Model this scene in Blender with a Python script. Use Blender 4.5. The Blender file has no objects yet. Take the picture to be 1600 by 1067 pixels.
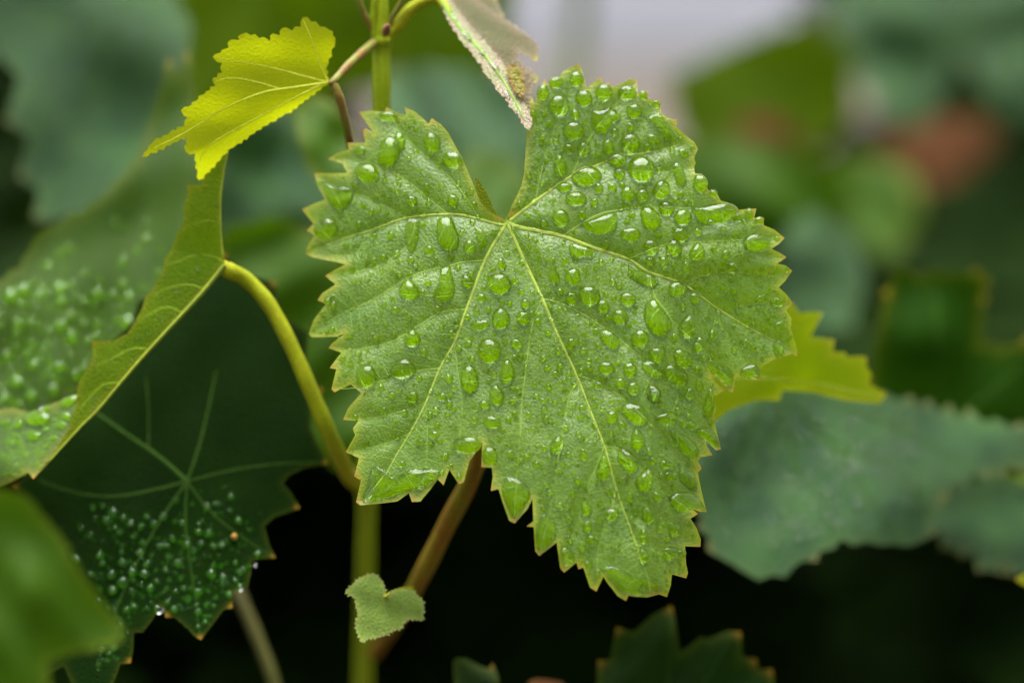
import bpy, math, random
import numpy as np
from mathutils import Vector, Matrix
from mathutils.geometry import delaunay_2d_cdt

random.seed(7)
RNG = np.random.default_rng(11)
SC = bpy.context.scene
COL = SC.collection
R = math.radians

# ------------------------------------------------------------------ camera, sky, sun, exposure
PITCH = 15.0          # degrees below the horizon
LENS = 85.0
FOCUS = 0.551
CAM = Vector((0.0, 0.0, 1.0))
cam_data = bpy.data.cameras.new('camera')
cam = bpy.data.objects.new('camera', cam_data)
COL.objects.link(cam)
cam.location = CAM
cam.rotation_euler = (R(90 - PITCH), 0, 0)
cam_data.lens = LENS
cam_data.sensor_width = 36.0
cam_data.clip_start = 0.02
cam_data.clip_end = 500
cam_data.dof.use_dof = True
cam_data.dof.focus_distance = FOCUS
cam_data.dof.aperture_fstop = 3.5
SC.camera = cam

SUN_EL, SUN_AZ = 82.0, -30.0     # azimuth from +Y towards +X
world = bpy.data.worlds.new('World')
SC.world = world
world.use_nodes = True
wn = world.node_tree.nodes
wl = world.node_tree.links
wn.clear()
w_out = wn.new('ShaderNodeOutputWorld')
w_bg = wn.new('ShaderNodeBackground')
w_hs = wn.new('ShaderNodeHueSaturation')
w_sky = wn.new('ShaderNodeTexSky')
w_sky.sky_type = 'NISHITA'
w_sky.sun_disc = False
w_sky.sun_elevation = R(SUN_EL)
w_sky.sun_rotation = R(SUN_AZ)
w_sky.dust_density = 4.0
w_sky.air_density = 1.0
w_sky.ozone_density = 1.0
w_hs.inputs['Saturation'].default_value = 0.22      # a veil of cloud: paler than a clear sky
wl.new(w_sky.outputs[0], w_hs.inputs['Color'])
wl.new(w_hs.outputs[0], w_bg.inputs[0])
w_bg.inputs[1].default_value = 0.046
wl.new(w_bg.outputs[0], w_out.inputs[0])

sun_data = bpy.data.lights.new('sun', 'SUN')
sun_data.energy = 1.5
sun_data.angle = R(54)
sun_data.color = (1.0, 0.97, 0.92)
sun = bpy.data.objects.new('sun', sun_data)
COL.objects.link(sun)
sdir = Vector((math.sin(R(SUN_AZ)) * math.cos(R(SUN_EL)), math.cos(R(SUN_AZ)) * math.cos(R(SUN_EL)), math.sin(R(SUN_EL))))
sun.rotation_euler = (-sdir).to_track_quat('-Z', 'Y').to_euler()
sun.location = sdir * 20

SC.view_settings.view_transform = 'Standard'
SC.view_settings.look = 'None'
SC.view_settings.gamma = 1.0
SC.view_settings.exposure = 2.8
SC.render.engine = 'CYCLES'
SC.cycles.use_denoising = True
SC.cycles.caustics_refractive = True
SC.cycles.caustics_reflective = True
SC.cycles.blur_glossy = 0.2
SC.cycles.max_bounces = 8
SC.cycles.diffuse_bounces = 3
SC.cycles.glossy_bounces = 3
SC.cycles.transmission_bounces = 8
SC.cycles.use_adaptive_sampling = True
SC.cycles.adaptive_threshold = 0.025
SC.cycles.transparent_max_bounces = 8

# ------------------------------------------------------------------ geometry helpers
FWD = Vector((0, math.cos(R(PITCH)), -math.sin(R(PITCH))))
RIGHT = Vector((1, 0, 0))
UP = Vector((0, math.sin(R(PITCH)), math.cos(R(PITCH))))
NF, NR, NU = (np.array(v) for v in (FWD, RIGHT, UP))
WV = 36.0 / LENS
NC = np.array(CAM)
MPP = FOCUS * WV / 1600.0        # metres per photo pixel in the plane of focus


def unproject(px, py, d):
    """points seen along photo direction (px, py) at distance d: used to lay the traced outlines out in metres"""
    px = np.asarray(px, float); py = np.asarray(py, float); d = np.asarray(d, float)
    x = (px - 800.0) / 1600.0 * WV
    y = -(py - 533.5) / 1600.0 * WV
    return NC + d[..., None] * (NF + x[..., None] * NR + y[..., None] * NU)


def pt(px, py, d):
    return unproject(np.array([px]), np.array([py]), np.array([d]))[0]


def link_mesh(name, verts, faces, mat=None, parent=None, smooth=True):
    me = bpy.data.meshes.new(name)
    me.from_pydata([tuple(v) for v in verts], [], [tuple(f) for f in faces])
    if smooth:
        me.polygons.foreach_set('use_smooth', [True] * len(me.polygons))
    me.update()
    o = bpy.data.objects.new(name, me)
    COL.objects.link(o)
    if mat:
        me.materials.append(mat)
    if parent:
        o.parent = parent
    return o


def tag(o, label=None, cat=None, group=None, kind=None):
    if label: o['label'] = label
    if cat: o['category'] = cat
    if group: o['group'] = group
    if kind: o['kind'] = kind
    return o


def seg_dist(px, py, segs):
    """distance from points to a list of segments (x0,y0,x1,y1)"""
    best = np.full(np.shape(px), 1e9)
    for (x0, y0, x1, y1) in segs:
        dx, dy = x1 - x0, y1 - y0
        L = dx * dx + dy * dy + 1e-9
        t = np.clip(((px - x0) * dx + (py - y0) * dy) / L, 0, 1)
        best = np.minimum(best, np.hypot(px - x0 - t * dx, py - y0 - t * dy))
    return best


def to_segs(poly, closed=False):
    n = len(poly)
    return [(*poly[i], *poly[(i + 1) % n]) for i in range(n if closed else n - 1)]


def resample(poly, step, closed=False):
    out = []
    n = len(poly)
    for i in range(n if closed else n - 1):
        a, b = poly[i], poly[(i + 1) % n]
        k = max(1, int(round(math.dist(a, b) / step)))
        for j in range(k):
            t = j / k
            out.append(tuple(a[q] + (b[q] - a[q]) * t for q in range(len(a))))
    if not closed:
        out.append(tuple(poly[-1]))
    return out


def catmull(pts, sub=6):
    pts = [np.array(p, float) for p in pts]
    out = []
    for i in range(len(pts) - 1):
        p0 = pts[max(i - 1, 0)]; p1 = pts[i]; p2 = pts[i + 1]; p3 = pts[min(i + 2, len(pts) - 1)]
        for k in range(sub):
            t = k / sub
            out.append(0.5 * (2 * p1 + (p2 - p0) * t + (2 * p0 - 5 * p1 + 4 * p2 - p3) * t * t + (3 * p1 - p0 - 3 * p2 + p3) * t ** 3))
    out.append(pts[-1])
    return out


def inside(px, py, poly):
    px = np.asarray(px); py = np.asarray(py)
    res = np.zeros(px.shape, bool)
    n = len(poly)
    j = n - 1
    for i in range(n):
        xi, yi = poly[i]; xj, yj = poly[j]
        if yi != yj:
            c = ((yi > py) != (yj > py)) & (px < (xj - xi) * (py - yi) / (yj - yi) + xi)
            res ^= c
        j = i
    return res


def wave(px, py, seed, scale):
    """smooth wandering height in -1..1"""
    r = np.random.default_rng(seed)
    z = 0
    for k in range(5):
        a = r.uniform(0, 2 * math.pi); f = r.uniform(0.6, 1.6) / scale
        z = z + np.sin((px * math.cos(a) + py * math.sin(a)) * f * 2 * math.pi + r.uniform(0, 6.28))
    return z / 5


class Surf:
    """a leaf's own curved surface; d = distance field over the traced plan"""
    def __init__(self, fn):
        self.fn = fn

    def P(self, px, py):
        px = np.asarray(px, float); py = np.asarray(py, float)
        return unproject(px, py, self.fn(px, py))

    def N(self, px, py, e=2.0):
        px = np.asarray(px, float); py = np.asarray(py, float)
        a = self.P(px + e, py) - self.P(px - e, py)
        b = self.P(px, py - e) - self.P(px, py + e)
        n = np.cross(a, b)
        return n / np.linalg.norm(n, axis=-1, keepdims=True)


def flat(d, ax=0.0, ay=0.0, cx=800, cy=500, amp=0.0, scale=300, seed=1, bend=0.0):
    def fn(px, py):
        px = np.asarray(px, float); py = np.asarray(py, float)
        z = d + MPP * (ax * (px - cx) + ay * (cy - py))
        if bend:
            z = z + bend * (((px - cx) / 200.0) ** 2 + ((py - cy) / 200.0) ** 2)
        if amp:
            z = z + amp * wave(px, py, seed, scale)
        return z
    return Surf(fn)


def serrate(poly, pitch, depth, seed=0):
    """add saw teeth to a smooth traced outline (leaves too blurred to trace tooth by tooth)"""
    r = random.Random(seed)
    area = 0
    n = len(poly)
    for i in range(n):
        area += poly[i][0] * poly[(i + 1) % n][1] - poly[(i + 1) % n][0] * poly[i][1]
    sgn = 1 if area > 0 else -1
    out = []
    for i in range(n):
        a, b = poly[i], poly[(i + 1) % n]
        L = math.dist(a, b)
        k = max(1, int(round(L / pitch)))
        nx, ny = (b[1] - a[1]) / L * sgn, -(b[0] - a[0]) / L * sgn
        for j in range(k):
            t = j / k
            out.append((a[0] + (b[0] - a[0]) * t, a[1] + (b[1] - a[1]) * t))
            if k > 0 and L > pitch * 0.7:
                tt = (j + r.uniform(.35, .75)) / k
                h = depth * r.uniform(.5, 1.25)
                out.append((a[0] + (b[0] - a[0]) * tt + nx * h, a[1] + (b[1] - a[1]) * tt + ny * h))
    return out


def leaf_mesh(name, outline, surf, mat, grid, parent=None, tips=None, tip_r=8.0, edge_w=9.0, uvscale=0.01, keep_plan=False, extra_tips=()):
    """a blade: fine triangulation of the traced outline, laid on its curved surface, with attributes for margin and tooth tips"""
    bnd = resample(outline, grid * 1.2, closed=True)
    clean = []
    for p in bnd:
        if not clean or math.dist(p, clean[-1]) > 0.3:
            clean.append(p)
    bnd = clean
    xs = [p[0] for p in bnd]; ys = [p[1] for p in bnd]
    gx, gy = np.meshgrid(np.arange(min(xs), max(xs), grid), np.arange(min(ys), max(ys), grid * 0.87))
    gx = gx + (np.arange(gx.shape[0]) % 2)[:, None] * grid * 0.5
    gx = gx.ravel() + RNG.uniform(-.12, .12, gx.size) * grid; gy = gy.ravel() + RNG.uniform(-.12, .12, gy.size) * grid
    m = inside(gx, gy, bnd)
    gx, gy = gx[m], gy[m]
    segs = to_segs(bnd, True)
    ed = seg_dist(gx, gy, segs)
    m = ed > grid * 0.45
    gx, gy, ed = gx[m], gy[m], ed[m]
    v2 = [Vector(p) for p in bnd] + [Vector((a, b)) for a, b in zip(gx, gy)]
    nb = len(bnd)
    vo, _, fo, ov, _, _ = delaunay_2d_cdt(v2, [], [list(range(nb))], 1, 1e-5)
    X = np.array([v[0] for v in vo]); Y = np.array([v[1] for v in vo])
    P = surf.P(X, Y)
    faces = []
    for f in fo:                                   # front (upper side) faces the viewer side
        a = (X[f[1]] - X[f[0]]) * (Y[f[2]] - Y[f[0]]) - (X[f[2]] - X[f[0]]) * (Y[f[1]] - Y[f[0]])
        faces.append(tuple(f) if a < 0 else tuple(reversed(f)))
    o = link_mesh(name, P, faces, mat, parent)
    me = o.data
    edist = np.empty(len(X)); edist[:] = seg_dist(X, Y, segs) if len(X) < 9000 else 0
    if len(X) >= 9000:
        for i, orig in enumerate(ov):
            k = orig[0] if orig else 0
            edist[i] = 0 if k < nb else ed[k - nb]
    if keep_plan:
        o['plan_x'] = X.tolist(); o['plan_y'] = Y.tolist()
    at = me.attributes.new('rim', 'FLOAT', 'POINT')
    at.data.foreach_set('value', np.exp(-(edist / edge_w) ** 1.3).astype(np.float32))
    tipv = np.zeros(len(X))
    if tips is None:
        tips = []
        n = len(outline)
        area = sum(outline[i][0] * outline[(i + 1) % n][1] - outline[(i + 1) % n][0] * outline[i][1] for i in range(n))
        for i in range(n):
            a, b, c = outline[i - 1], outline[i], outline[(i + 1) % n]
            u = (b[0] - a[0], b[1] - a[1]); w = (c[0] - b[0], c[1] - b[1])
            cr = (u[0] * w[1] - u[1] * w[0]) * (1 if area > 0 else -1)
            ca = (u[0] * w[0] + u[1] * w[1]) / (math.hypot(*u) * math.hypot(*w) + 1e-9)
            if cr > 0 and ca < 0.45:
                tips.append(b)
    for (tx, ty) in list(tips) + list(extra_tips):
        tipv = np.maximum(tipv, np.exp(-(np.hypot(X - tx, Y - ty) / tip_r) ** 2))
    at = me.attributes.new('tip', 'FLOAT', 'POINT')
    at.data.foreach_set('value', tipv.astype(np.float32))
    uv = me.uv_layers.new(name='leaf')
    li = np.empty(len(me.loops), int); me.loops.foreach_get('vertex_index', li)
    uvs = np.stack([X[li] * uvscale, -Y[li] * uvscale], 1).astype(np.float32)
    uv.data.foreach_set('uv', uvs.ravel())
    return o


def vein_strip(name, line, w0, w1, surf, mat, parent, step=4.0, rise=0.75, seg=6, stuff=None):
    """a raised, tapering vein lying on a leaf's surface (line in plan pixels)"""
    pts = catmull(line, 5)
    pts = resample([tuple(p) for p in pts], step)
    pts = np.array(pts)
    if len(pts) < 3:
        return None
    tan = np.gradient(pts, axis=0)
    tan /= np.linalg.norm(tan, axis=1, keepdims=True) + 1e-9
    nor = np.stack([-tan[:, 1], tan[:, 0]], 1)
    t = np.linspace(0, 1, len(pts))
    w = w0 + (w1 - w0) * t
    N = surf.N(pts[:, 0], pts[:, 1], 3.0)
    D = surf.fn(pts[:, 0], pts[:, 1])
    verts = []
    for k in range(seg):
        th = -math.pi / 2 + math.pi * k / (seg - 1)
        q = pts + nor * (w * 0.5 * math.sin(th))[:, None]
        hgt = (w * 0.5 * MPP) * (rise * math.cos(th) - 0.12)
        verts.append(surf.P(q[:, 0], q[:, 1]) + N * hgt[:, None])
    V = np.stack(verts, 1).reshape(-1, 3)
    n = len(pts)
    faces = []
    for i in range(n - 1):
        for k in range(seg - 1):
            a = i * seg + k
            faces.append((a, a + 1, a + seg + 1, a + seg))
    if stuff is not None:
        b = len(stuff[0])
        stuff[0].extend(V.tolist()); stuff[1].extend([tuple(b + q for q in f) for f in faces])
        return None
    return link_mesh(name, V, faces, mat, parent)


def tube(name, pts, mat, parent=None, seg=20, ridge=0.05, nridge=7, sub=8, cap=True):
    """pts: (px, py, d, radius in photo pixels at that distance); a ridged stalk through real space"""
    c = catmull(pts, sub)
    C = np.array([pt(p[0], p[1], p[2]) for p in c])
    rad = np.array([p[3] * p[2] * WV / 1600.0 for p in c])
    T = np.gradient(C, axis=0); T /= np.linalg.norm(T, axis=1, keepdims=True)
    u = np.cross(T[0], np.array([0.3, -1, .2])); u /= np.linalg.norm(u)
    verts, faces = [], []
    for i in range(len(C)):
        u = u - T[i] * np.dot(u, T[i]); u /= np.linalg.norm(u)
        v = np.cross(T[i], u)
        for k in range(seg):
            a = 2 * math.pi * k / seg
            r = rad[i] * (1 + ridge * math.cos(nridge * a) + 0.03 * math.sin(i * 0.9))
            verts.append(C[i] + r * (math.cos(a) * u + math.sin(a) * v))
    n = len(C)
    for i in range(n - 1):
        for k in range(seg):
            a = i * seg + k; b = i * seg + (k + 1) % seg
            faces.append((a, b, b + seg, a + seg))
    if cap:
        faces.append(tuple(reversed(range(seg))))
        faces.append(tuple((n - 1) * seg + k for k in range(seg)))
    return link_mesh(name, verts, faces, mat, parent)


# ------------------------------------------------------------------ materials
def nodes_of(name):
    m = bpy.data.materials.new(name)
    m.use_nodes = True
    nt = m.node_tree
    nt.nodes.clear()
    return m, nt.nodes, nt.links


def ramp(n, l, src, p0, p1, c0=(0, 0, 0, 1), c1=(1, 1, 1, 1)):
    r = n.new('ShaderNodeValToRGB')
    r.color_ramp.elements[0].position = p0; r.color_ramp.elements[0].color = c0
    r.color_ramp.elements[1].position = p1; r.color_ramp.elements[1].color = c1
    l.new(src, r.inputs[0])
    return r.outputs[0]


def mixc(n, l, fac, a, b, mode='MIX'):
    x = n.new('ShaderNodeMix'); x.data_type = 'RGBA'; x.blend_type = mode
    for sock, val in ((x.inputs[0], fac), (x.inputs[6], a), (x.inputs[7], b)):
        if isinstance(val, (int, float)): sock.default_value = val
        elif isinstance(val, tuple): sock.default_value = (*val[:3], 1)
        else: l.new(val, sock)
    return x.outputs[2]


def leaf_material(name, base, vary, rim, tip, net, trans, trans_w, rough=0.42, spec=0.5, bump=0.25, rim_w=0.8, tip_w=0.9,
                  net_scale=9.0, net_w=0.45, spots=None, grain=1.0, wet=None, k=.50, big_scale=1.1):
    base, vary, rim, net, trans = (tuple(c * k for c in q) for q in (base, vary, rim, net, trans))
    m, n, l = nodes_of(name)
    out = n.new('ShaderNodeOutputMaterial')
    uv = n.new('ShaderNodeUVMap'); uv.uv_map = 'leaf'
    big = n.new('ShaderNodeTexNoise'); big.noise_dimensions = '2D'; big.inputs['Scale'].default_value = big_scale; big.inputs['Detail'].default_value = 5
    l.new(uv.outputs[0], big.inputs[0])
    col = mixc(n, l, ramp(n, l, big.outputs[0], .32, .7), base, vary)
    mott = n.new('ShaderNodeTexNoise'); mott.noise_dimensions = '2D'; mott.inputs['Scale'].default_value = 34; mott.inputs['Detail'].default_value = 4
    l.new(uv.outputs[0], mott.inputs[0])
    dark = tuple(c * .62 for c in base)
    col = mixc(n, l, ramp(n, l, mott.outputs[0], .42, .66, (.55, .55, .55, 1), (0, 0, 0, 1)), col, dark)
    # the fine network of veinlets
    warp = n.new('ShaderNodeTexNoise'); warp.noise_dimensions = '2D'; warp.inputs['Scale'].default_value = 6
    l.new(uv.outputs[0], warp.inputs[0])
    wv = mixc(n, l, 0.035, uv.outputs[0], warp.outputs[1], 'ADD')
    vor = n.new('ShaderNodeTexVoronoi'); vor.voronoi_dimensions = '2D'; vor.feature = 'DISTANCE_TO_EDGE'; vor.inputs['Scale'].default_value = net_scale
    l.new(wv, vor.inputs[0])
    vor2 = n.new('ShaderNodeTexVoronoi'); vor2.voronoi_dimensions = '2D'; vor2.feature = 'F1'; vor2.inputs['Scale'].default_value = 21
    l.new(wv, vor2.inputs[0])
    e1 = ramp(n, l, vor.outputs['Distance'], .0, .07, (1, 1, 1, 1), (0, 0, 0, 1))
    mx = n.new('ShaderNodeMath'); mx.operation = 'MULTIPLY'; l.new(e1, mx.inputs[0]); mx.inputs[1].default_value = 1.0
    ms = n.new('ShaderNodeMath'); ms.operation = 'MULTIPLY'; ms.inputs[1].default_value = net_w; l.new(mx.outputs[0], ms.inputs[0])
    col = mixc(n, l, ms.outputs[0], col, net)
    if spots:
        sp = n.new('ShaderNodeTexNoise'); sp.noise_dimensions = '2D'; sp.inputs['Scale'].default_value = spots[1]; sp.inputs['Detail'].default_value = 3
        l.new(uv.outputs[0], sp.inputs[0])
        col = mixc(n, l, ramp(n, l, sp.outputs[0], spots[2], spots[2] + .06), col, spots[0])
    ra = n.new('ShaderNodeAttribute'); ra.attribute_name = 'rim'
    ta = n.new('ShaderNodeAttribute'); ta.attribute_name = 'tip'
    rm = n.new('ShaderNodeMath'); rm.operation = 'MULTIPLY'; rm.inputs[1].default_value = rim_w; l.new(ra.outputs['Fac'], rm.inputs[0])
    col = mixc(n, l, rm.outputs[0], col, rim)
    tm = n.new('ShaderNodeMath'); tm.operation = 'MULTIPLY'; tm.inputs[1].default_value = tip_w; l.new(ta.outputs['Fac'], tm.inputs[0])
    col2 = mixc(n, l, tm.outputs[0], col, tip)
    if wet:                                   # base brightened under drops to offset light lost in the water; waxy bloom cleared
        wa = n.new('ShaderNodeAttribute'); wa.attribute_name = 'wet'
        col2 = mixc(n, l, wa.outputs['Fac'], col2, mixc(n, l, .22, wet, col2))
    # relief
    gr = n.new('ShaderNodeTexNoise'); gr.noise_dimensions = '2D'; gr.inputs['Scale'].default_value = 26; gr.inputs['Detail'].default_value = 6; gr.inputs['Roughness'].default_value = .65
    l.new(uv.outputs[0], gr.inputs[0])
    ht = n.new('ShaderNodeMath'); ht.operation = 'MULTIPLY_ADD'; ht.inputs[1].default_value = -0.12
    l.new(mx.outputs[0], ht.inputs[0]); 
    gm = n.new('ShaderNodeMath'); gm.operation = 'MULTIPLY'; gm.inputs[1].default_value = grain; l.new(gr.outputs[0], gm.inputs[0])
    pe = n.new('ShaderNodeMath'); pe.operation = 'MULTIPLY_ADD'; pe.inputs[1].default_value = -.7
    l.new(vor2.outputs['Distance'], pe.inputs[0]); l.new(gm.outputs[0], pe.inputs[2])
    l.new(pe.outputs[0], ht.inputs[2])
    bp = n.new('ShaderNodeBump'); bp.inputs['Strength'].default_value = bump; bp.inputs['Distance'].default_value = 0.0006
    l.new(ht.outputs[0], bp.inputs['Height'])
    if wet:
        bs = n.new('ShaderNodeMath'); bs.operation = 'MULTIPLY_ADD'
        bs.inputs[1].default_value = -bump * .85; bs.inputs[2].default_value = bump
        l.new(wa.outputs['Fac'], bs.inputs[0]); l.new(bs.outputs[0], bp.inputs['Strength'])
    pb = n.new('ShaderNodeBsdfPrincipled')
    l.new(col2, pb.inputs['Base Color'])
    rr = ramp(n, l, mott.outputs[0], .3, .75, (rough * .8,) * 3 + (1,), (min(1, rough * 1.3),) * 3 + (1,))
    l.new(rr, pb.inputs['Roughness'])
    pb.inputs['Specular IOR Level'].default_value = spec
    if wet:                                   # no air-cuticle gloss where water touches the blade
        sw = n.new('ShaderNodeMath'); sw.operation = 'MULTIPLY_ADD'
        sw.inputs[1].default_value = -spec; sw.inputs[2].default_value = spec
        l.new(wa.outputs['Fac'], sw.inputs[0]); l.new(sw.outputs[0], pb.inputs['Specular IOR Level'])
    l.new(bp.outputs[0], pb.inputs['Normal'])
    tr = n.new('ShaderNodeBsdfTranslucent')
    tcol = mixc(n, l, 0.55, col2, trans)
    l.new(tcol, tr.inputs[0]); l.new(bp.outputs[0], tr.inputs['Normal'])
    mix = n.new('ShaderNodeMixShader'); mix.inputs[0].default_value = trans_w
    l.new(pb.outputs[0], mix.inputs[1]); l.new(tr.outputs[0], mix.inputs[2])
    l.new(mix.outputs[0], out.inputs[0])
    return m


def stalk_material(name, a, b, rough=0.4, sc=(60, 60, 18), k=.55):
    a = tuple(c * k for c in a); b = tuple(c * k for c in b)
    m, n, l = nodes_of(name)
    out = n.new('ShaderNodeOutputMaterial')
    tc = n.new('ShaderNodeTexCoord')
    mp = n.new('ShaderNodeMapping'); mp.inputs['Scale'].default_value = sc
    l.new(tc.outputs['Object'], mp.inputs[0])
    no = n.new('ShaderNodeTexNoise'); no.inputs['Scale'].default_value = 1.0; no.inputs['Detail'].default_value = 5
    l.new(mp.outputs[0], no.inputs[0])
    col = mixc(n, l, ramp(n, l, no.outputs[0], .35, .65), a, b)
    f = n.new('ShaderNodeTexNoise'); f.inputs['Scale'].default_value = 900; l.new(tc.outputs['Object'], f.inputs[0])
    col = mixc(n, l, ramp(n, l, f.outputs[0], .5, .8, (0, 0, 0, 1), (.4, .4, .4, 1)), col, tuple(min(1, c * 1.8) for c in a))
    bp = n.new('ShaderNodeBump'); bp.inputs['Strength'].default_value = .25; bp.inputs['Distance'].default_value = .0004
    l.new(f.outputs[0], bp.inputs['Height'])
    pb = n.new('ShaderNodeBsdfPrincipled')
    l.new(col, pb.inputs['Base Color']); pb.inputs['Roughness'].default_value = rough
    pb.inputs['Specular IOR Level'].default_value = .18
    l.new(bp.outputs[0], pb.inputs['Normal'])
    l.new(pb.outputs[0], out.inputs[0])
    return m


def water_material():
    m, n, l = nodes_of('water')
    out = n.new('ShaderNodeOutputMaterial')
    g = n.new('ShaderNodeBsdfGlass'); g.inputs['IOR'].default_value = 1.333; g.inputs['Roughness'].default_value = 0.0
    g.inputs['Color'].default_value = (.985, 1, .985, 1)
    l.new(g.outputs[0], out.inputs[0])
    return m


YEL = (.42, .36, .03)
RED = (.20, .055, .012)
M = {}
M['main'] = leaf_material('leaf_green', (.084, .195, .007), (.152, .270, .004), (.36, .38, .006), (.45, .20, .015), (.19, .31, .03),
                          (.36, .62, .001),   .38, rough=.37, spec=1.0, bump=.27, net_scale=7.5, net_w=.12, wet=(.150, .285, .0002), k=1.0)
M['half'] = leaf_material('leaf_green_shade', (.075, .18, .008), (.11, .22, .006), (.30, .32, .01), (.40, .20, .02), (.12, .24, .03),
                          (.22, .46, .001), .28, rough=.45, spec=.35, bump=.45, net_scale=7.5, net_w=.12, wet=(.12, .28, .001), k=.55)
M['mid_wet'] = leaf_material('leaf_mid_wet', (.055, .145, .004), (.085, .19, .004), (.16, .22, .01), (.3, .2, .03), (.10, .20, .02),
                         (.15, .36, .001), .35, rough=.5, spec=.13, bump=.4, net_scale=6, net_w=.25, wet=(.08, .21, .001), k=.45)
M['vein'] = stalk_material('vein_yellow_green', (.30, .37, .055), (.25, .34, .045), .5, k=1)
M['vein_side'] = stalk_material('vein_side_green', (.21, .31, .04), (.18, .29, .035), .5, k=1)
M['vein_young'] = stalk_material('vein_young', (.66, .72, .06), (.60, .68, .05), .6, k=.85)
M['vein_fold'] = stalk_material('vein_fold', (.22, .32, .012), (.19, .29, .010), .8, k=.7)
M['vein_soft'] = stalk_material('vein_pale_green', (.155, .285, .03), (.14, .27, .025), .6, k=1)
M['vein_dim'] = stalk_material('vein_dim_green', (.05, .13, .006), (.04, .11, .005), .9, k=.45)
M['vein_under'] = stalk_material('vein_underside', (.34, .42, .03), (.28, .38, .03), .6)
M['young'] = leaf_material('leaf_young_yellow', (.36, .44, .008), (.30, .40, .008), (.36, .36, .02), (.10, .03, .01), (.44, .50, .05),
                           (.84, .94, .001), .68, rough=.7, spec=.08, bump=.25, net_scale=9.0, net_w=.35, rim_w=.6, k=.68)
M['under'] = leaf_material('leaf_underside', (.13, .25, .005), (.17, .28, .006), (.32, .30, .02), (.22, .08, .01), (.22, .33, .04),
                           (.34, .58, .001), .48, rough=.7, spec=.05, bump=.6, net_scale=8.0, net_w=.3, rim_w=.6, k=.6)
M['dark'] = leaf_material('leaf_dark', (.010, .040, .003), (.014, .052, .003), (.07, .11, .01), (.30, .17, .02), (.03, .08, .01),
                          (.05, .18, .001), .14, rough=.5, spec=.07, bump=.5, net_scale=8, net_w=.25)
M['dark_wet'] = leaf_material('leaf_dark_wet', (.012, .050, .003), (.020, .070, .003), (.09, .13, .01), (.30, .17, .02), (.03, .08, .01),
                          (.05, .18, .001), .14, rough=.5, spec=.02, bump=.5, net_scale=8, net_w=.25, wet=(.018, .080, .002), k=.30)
M['mid'] = leaf_material('leaf_mid', (.050, .135, .002), (.070, .165, .002), (.15, .20, .01), (.3, .2, .03), (.10, .20, .02),
                         (.15, .36, .001), .35, rough=.5, spec=.10, bump=.3, net_scale=6, net_w=.25, k=.6)
M['shade_rim'] = leaf_material('leaf_shade_yellow_rim', (.020, .085, .002), (.030, .11, .002), (.26, .29, .01), (.4, .3, .03), (.05, .13, .01),
                         (.08, .26, .001), .3, rough=.6, spec=.03, bump=.3, net_scale=6, net_w=.25, rim_w=.45, k=.42)
M['olive'] = leaf_material('leaf_olive', (.055, .105, .001), (.075, .13, .001), (.14, .16, .01), (.3, .2, .03), (.10, .15, .01),
                           (.24, .44, .001), .45, rough=.7, spec=.03, bump=.3, net_scale=6, net_w=.25, k=.72)
M['blue'] = leaf_material('leaf_bluish', (.012, .070, .013), (.050, .150, .026), (.10, .17, .03), (.3, .2, .05), (.06, .14, .04),
                          (.08, .24, .015), .15, rough=.42, spec=.24, bump=.9, net_scale=6, net_w=.3, rim_w=.3, tip_w=.4, k=.70, big_scale=1.4)
M['lime'] = leaf_material('leaf_lime', (.17, .27, .003), (.21, .29, .003), (.33, .33, .015), (.4, .3, .04), (.26, .33, .02),
                          (.66, .95, .001), .6, rough=.7, spec=.05, bump=.25, net_scale=6, net_w=.25, k=.75)
M['pale'] = leaf_material('leaf_pale_downy', (.26, .40, .07), (.20, .34, .05), (.34, .44, .10), (.3, .3, .1), (.4, .46, .2),
                          (.3, .42, .06), .3, rough=.8, spec=.1, bump=.5, net_scale=10, net_w=.4, k=.85)
M['brown'] = leaf_material('leaf_bronze', (.17, .18, .075), (.23, .19, .10), (.42, .30, .22), (.40, .42, .02), (.24, .25, .09),
                           (.36, .38, .03), .35, rough=.5, spec=.25, bump=1.0, net_scale=12, net_w=.4, rim_w=.6, k=.8)
M['bronze'] = leaf_material('leaf_bronze_upper', (.34, .42, .08), (.52, .34, .27), (.24, .06, .03), (.22, .06, .03), (.50, .50, .16),
                            (.5, .52, .05), .3, rough=.28, spec=.9, bump=.6, net_scale=10, net_w=.2, rim_w=.5, k=.62, big_scale=3.5)
M['crinkle'] = leaf_material('leaf_crinkle_yellow', (.46, .46, .02), (.50, .40, .06), (.40, .16, .05), (.34, .10, .03), (.55, .55, .12),
                             (.7, .66, .02), .4, rough=.35, spec=.6, bump=1.0, net_scale=16, net_w=.3, rim_w=.6, k=.62, big_scale=5)
M['russet'] = leaf_material('leaf_russet', (.20, .065, .028), (.24, .095, .042), (.2, .1, .03), (.2, .1, .03), (.2, .08, .03),
                            (.3, .08, .02), .3, rough=.7, spec=.04, bump=.3, net_scale=6, net_w=.3, k=.46)
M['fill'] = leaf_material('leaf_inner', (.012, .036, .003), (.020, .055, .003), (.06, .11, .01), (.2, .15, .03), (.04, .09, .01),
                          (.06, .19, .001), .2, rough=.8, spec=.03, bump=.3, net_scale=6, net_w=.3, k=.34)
M['stem'] = stalk_material('stem_green', (.34, .48, .004), (.44, .56, .008), .6, (500, 500, 25))
M['stem_dim'] = stalk_material('stem_brownish', (.12, .13, .015), (.09, .08, .02), .7, k=.5)  # brown-green, darkened to stand in for shade on the low shoot
M['stem_far'] = stalk_material('stem_grey_green', (.16, .20, .09), (.19, .23, .10), .7)
M['petiole_red'] = stalk_material('petiole_reddish', (.26, .22, .004), (.30, .12, .006), .6, (200, 200, 30))
M['petiole'] = stalk_material('petiole_green', (.42, .50, .004), (.50, .50, .01), .6)
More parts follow.
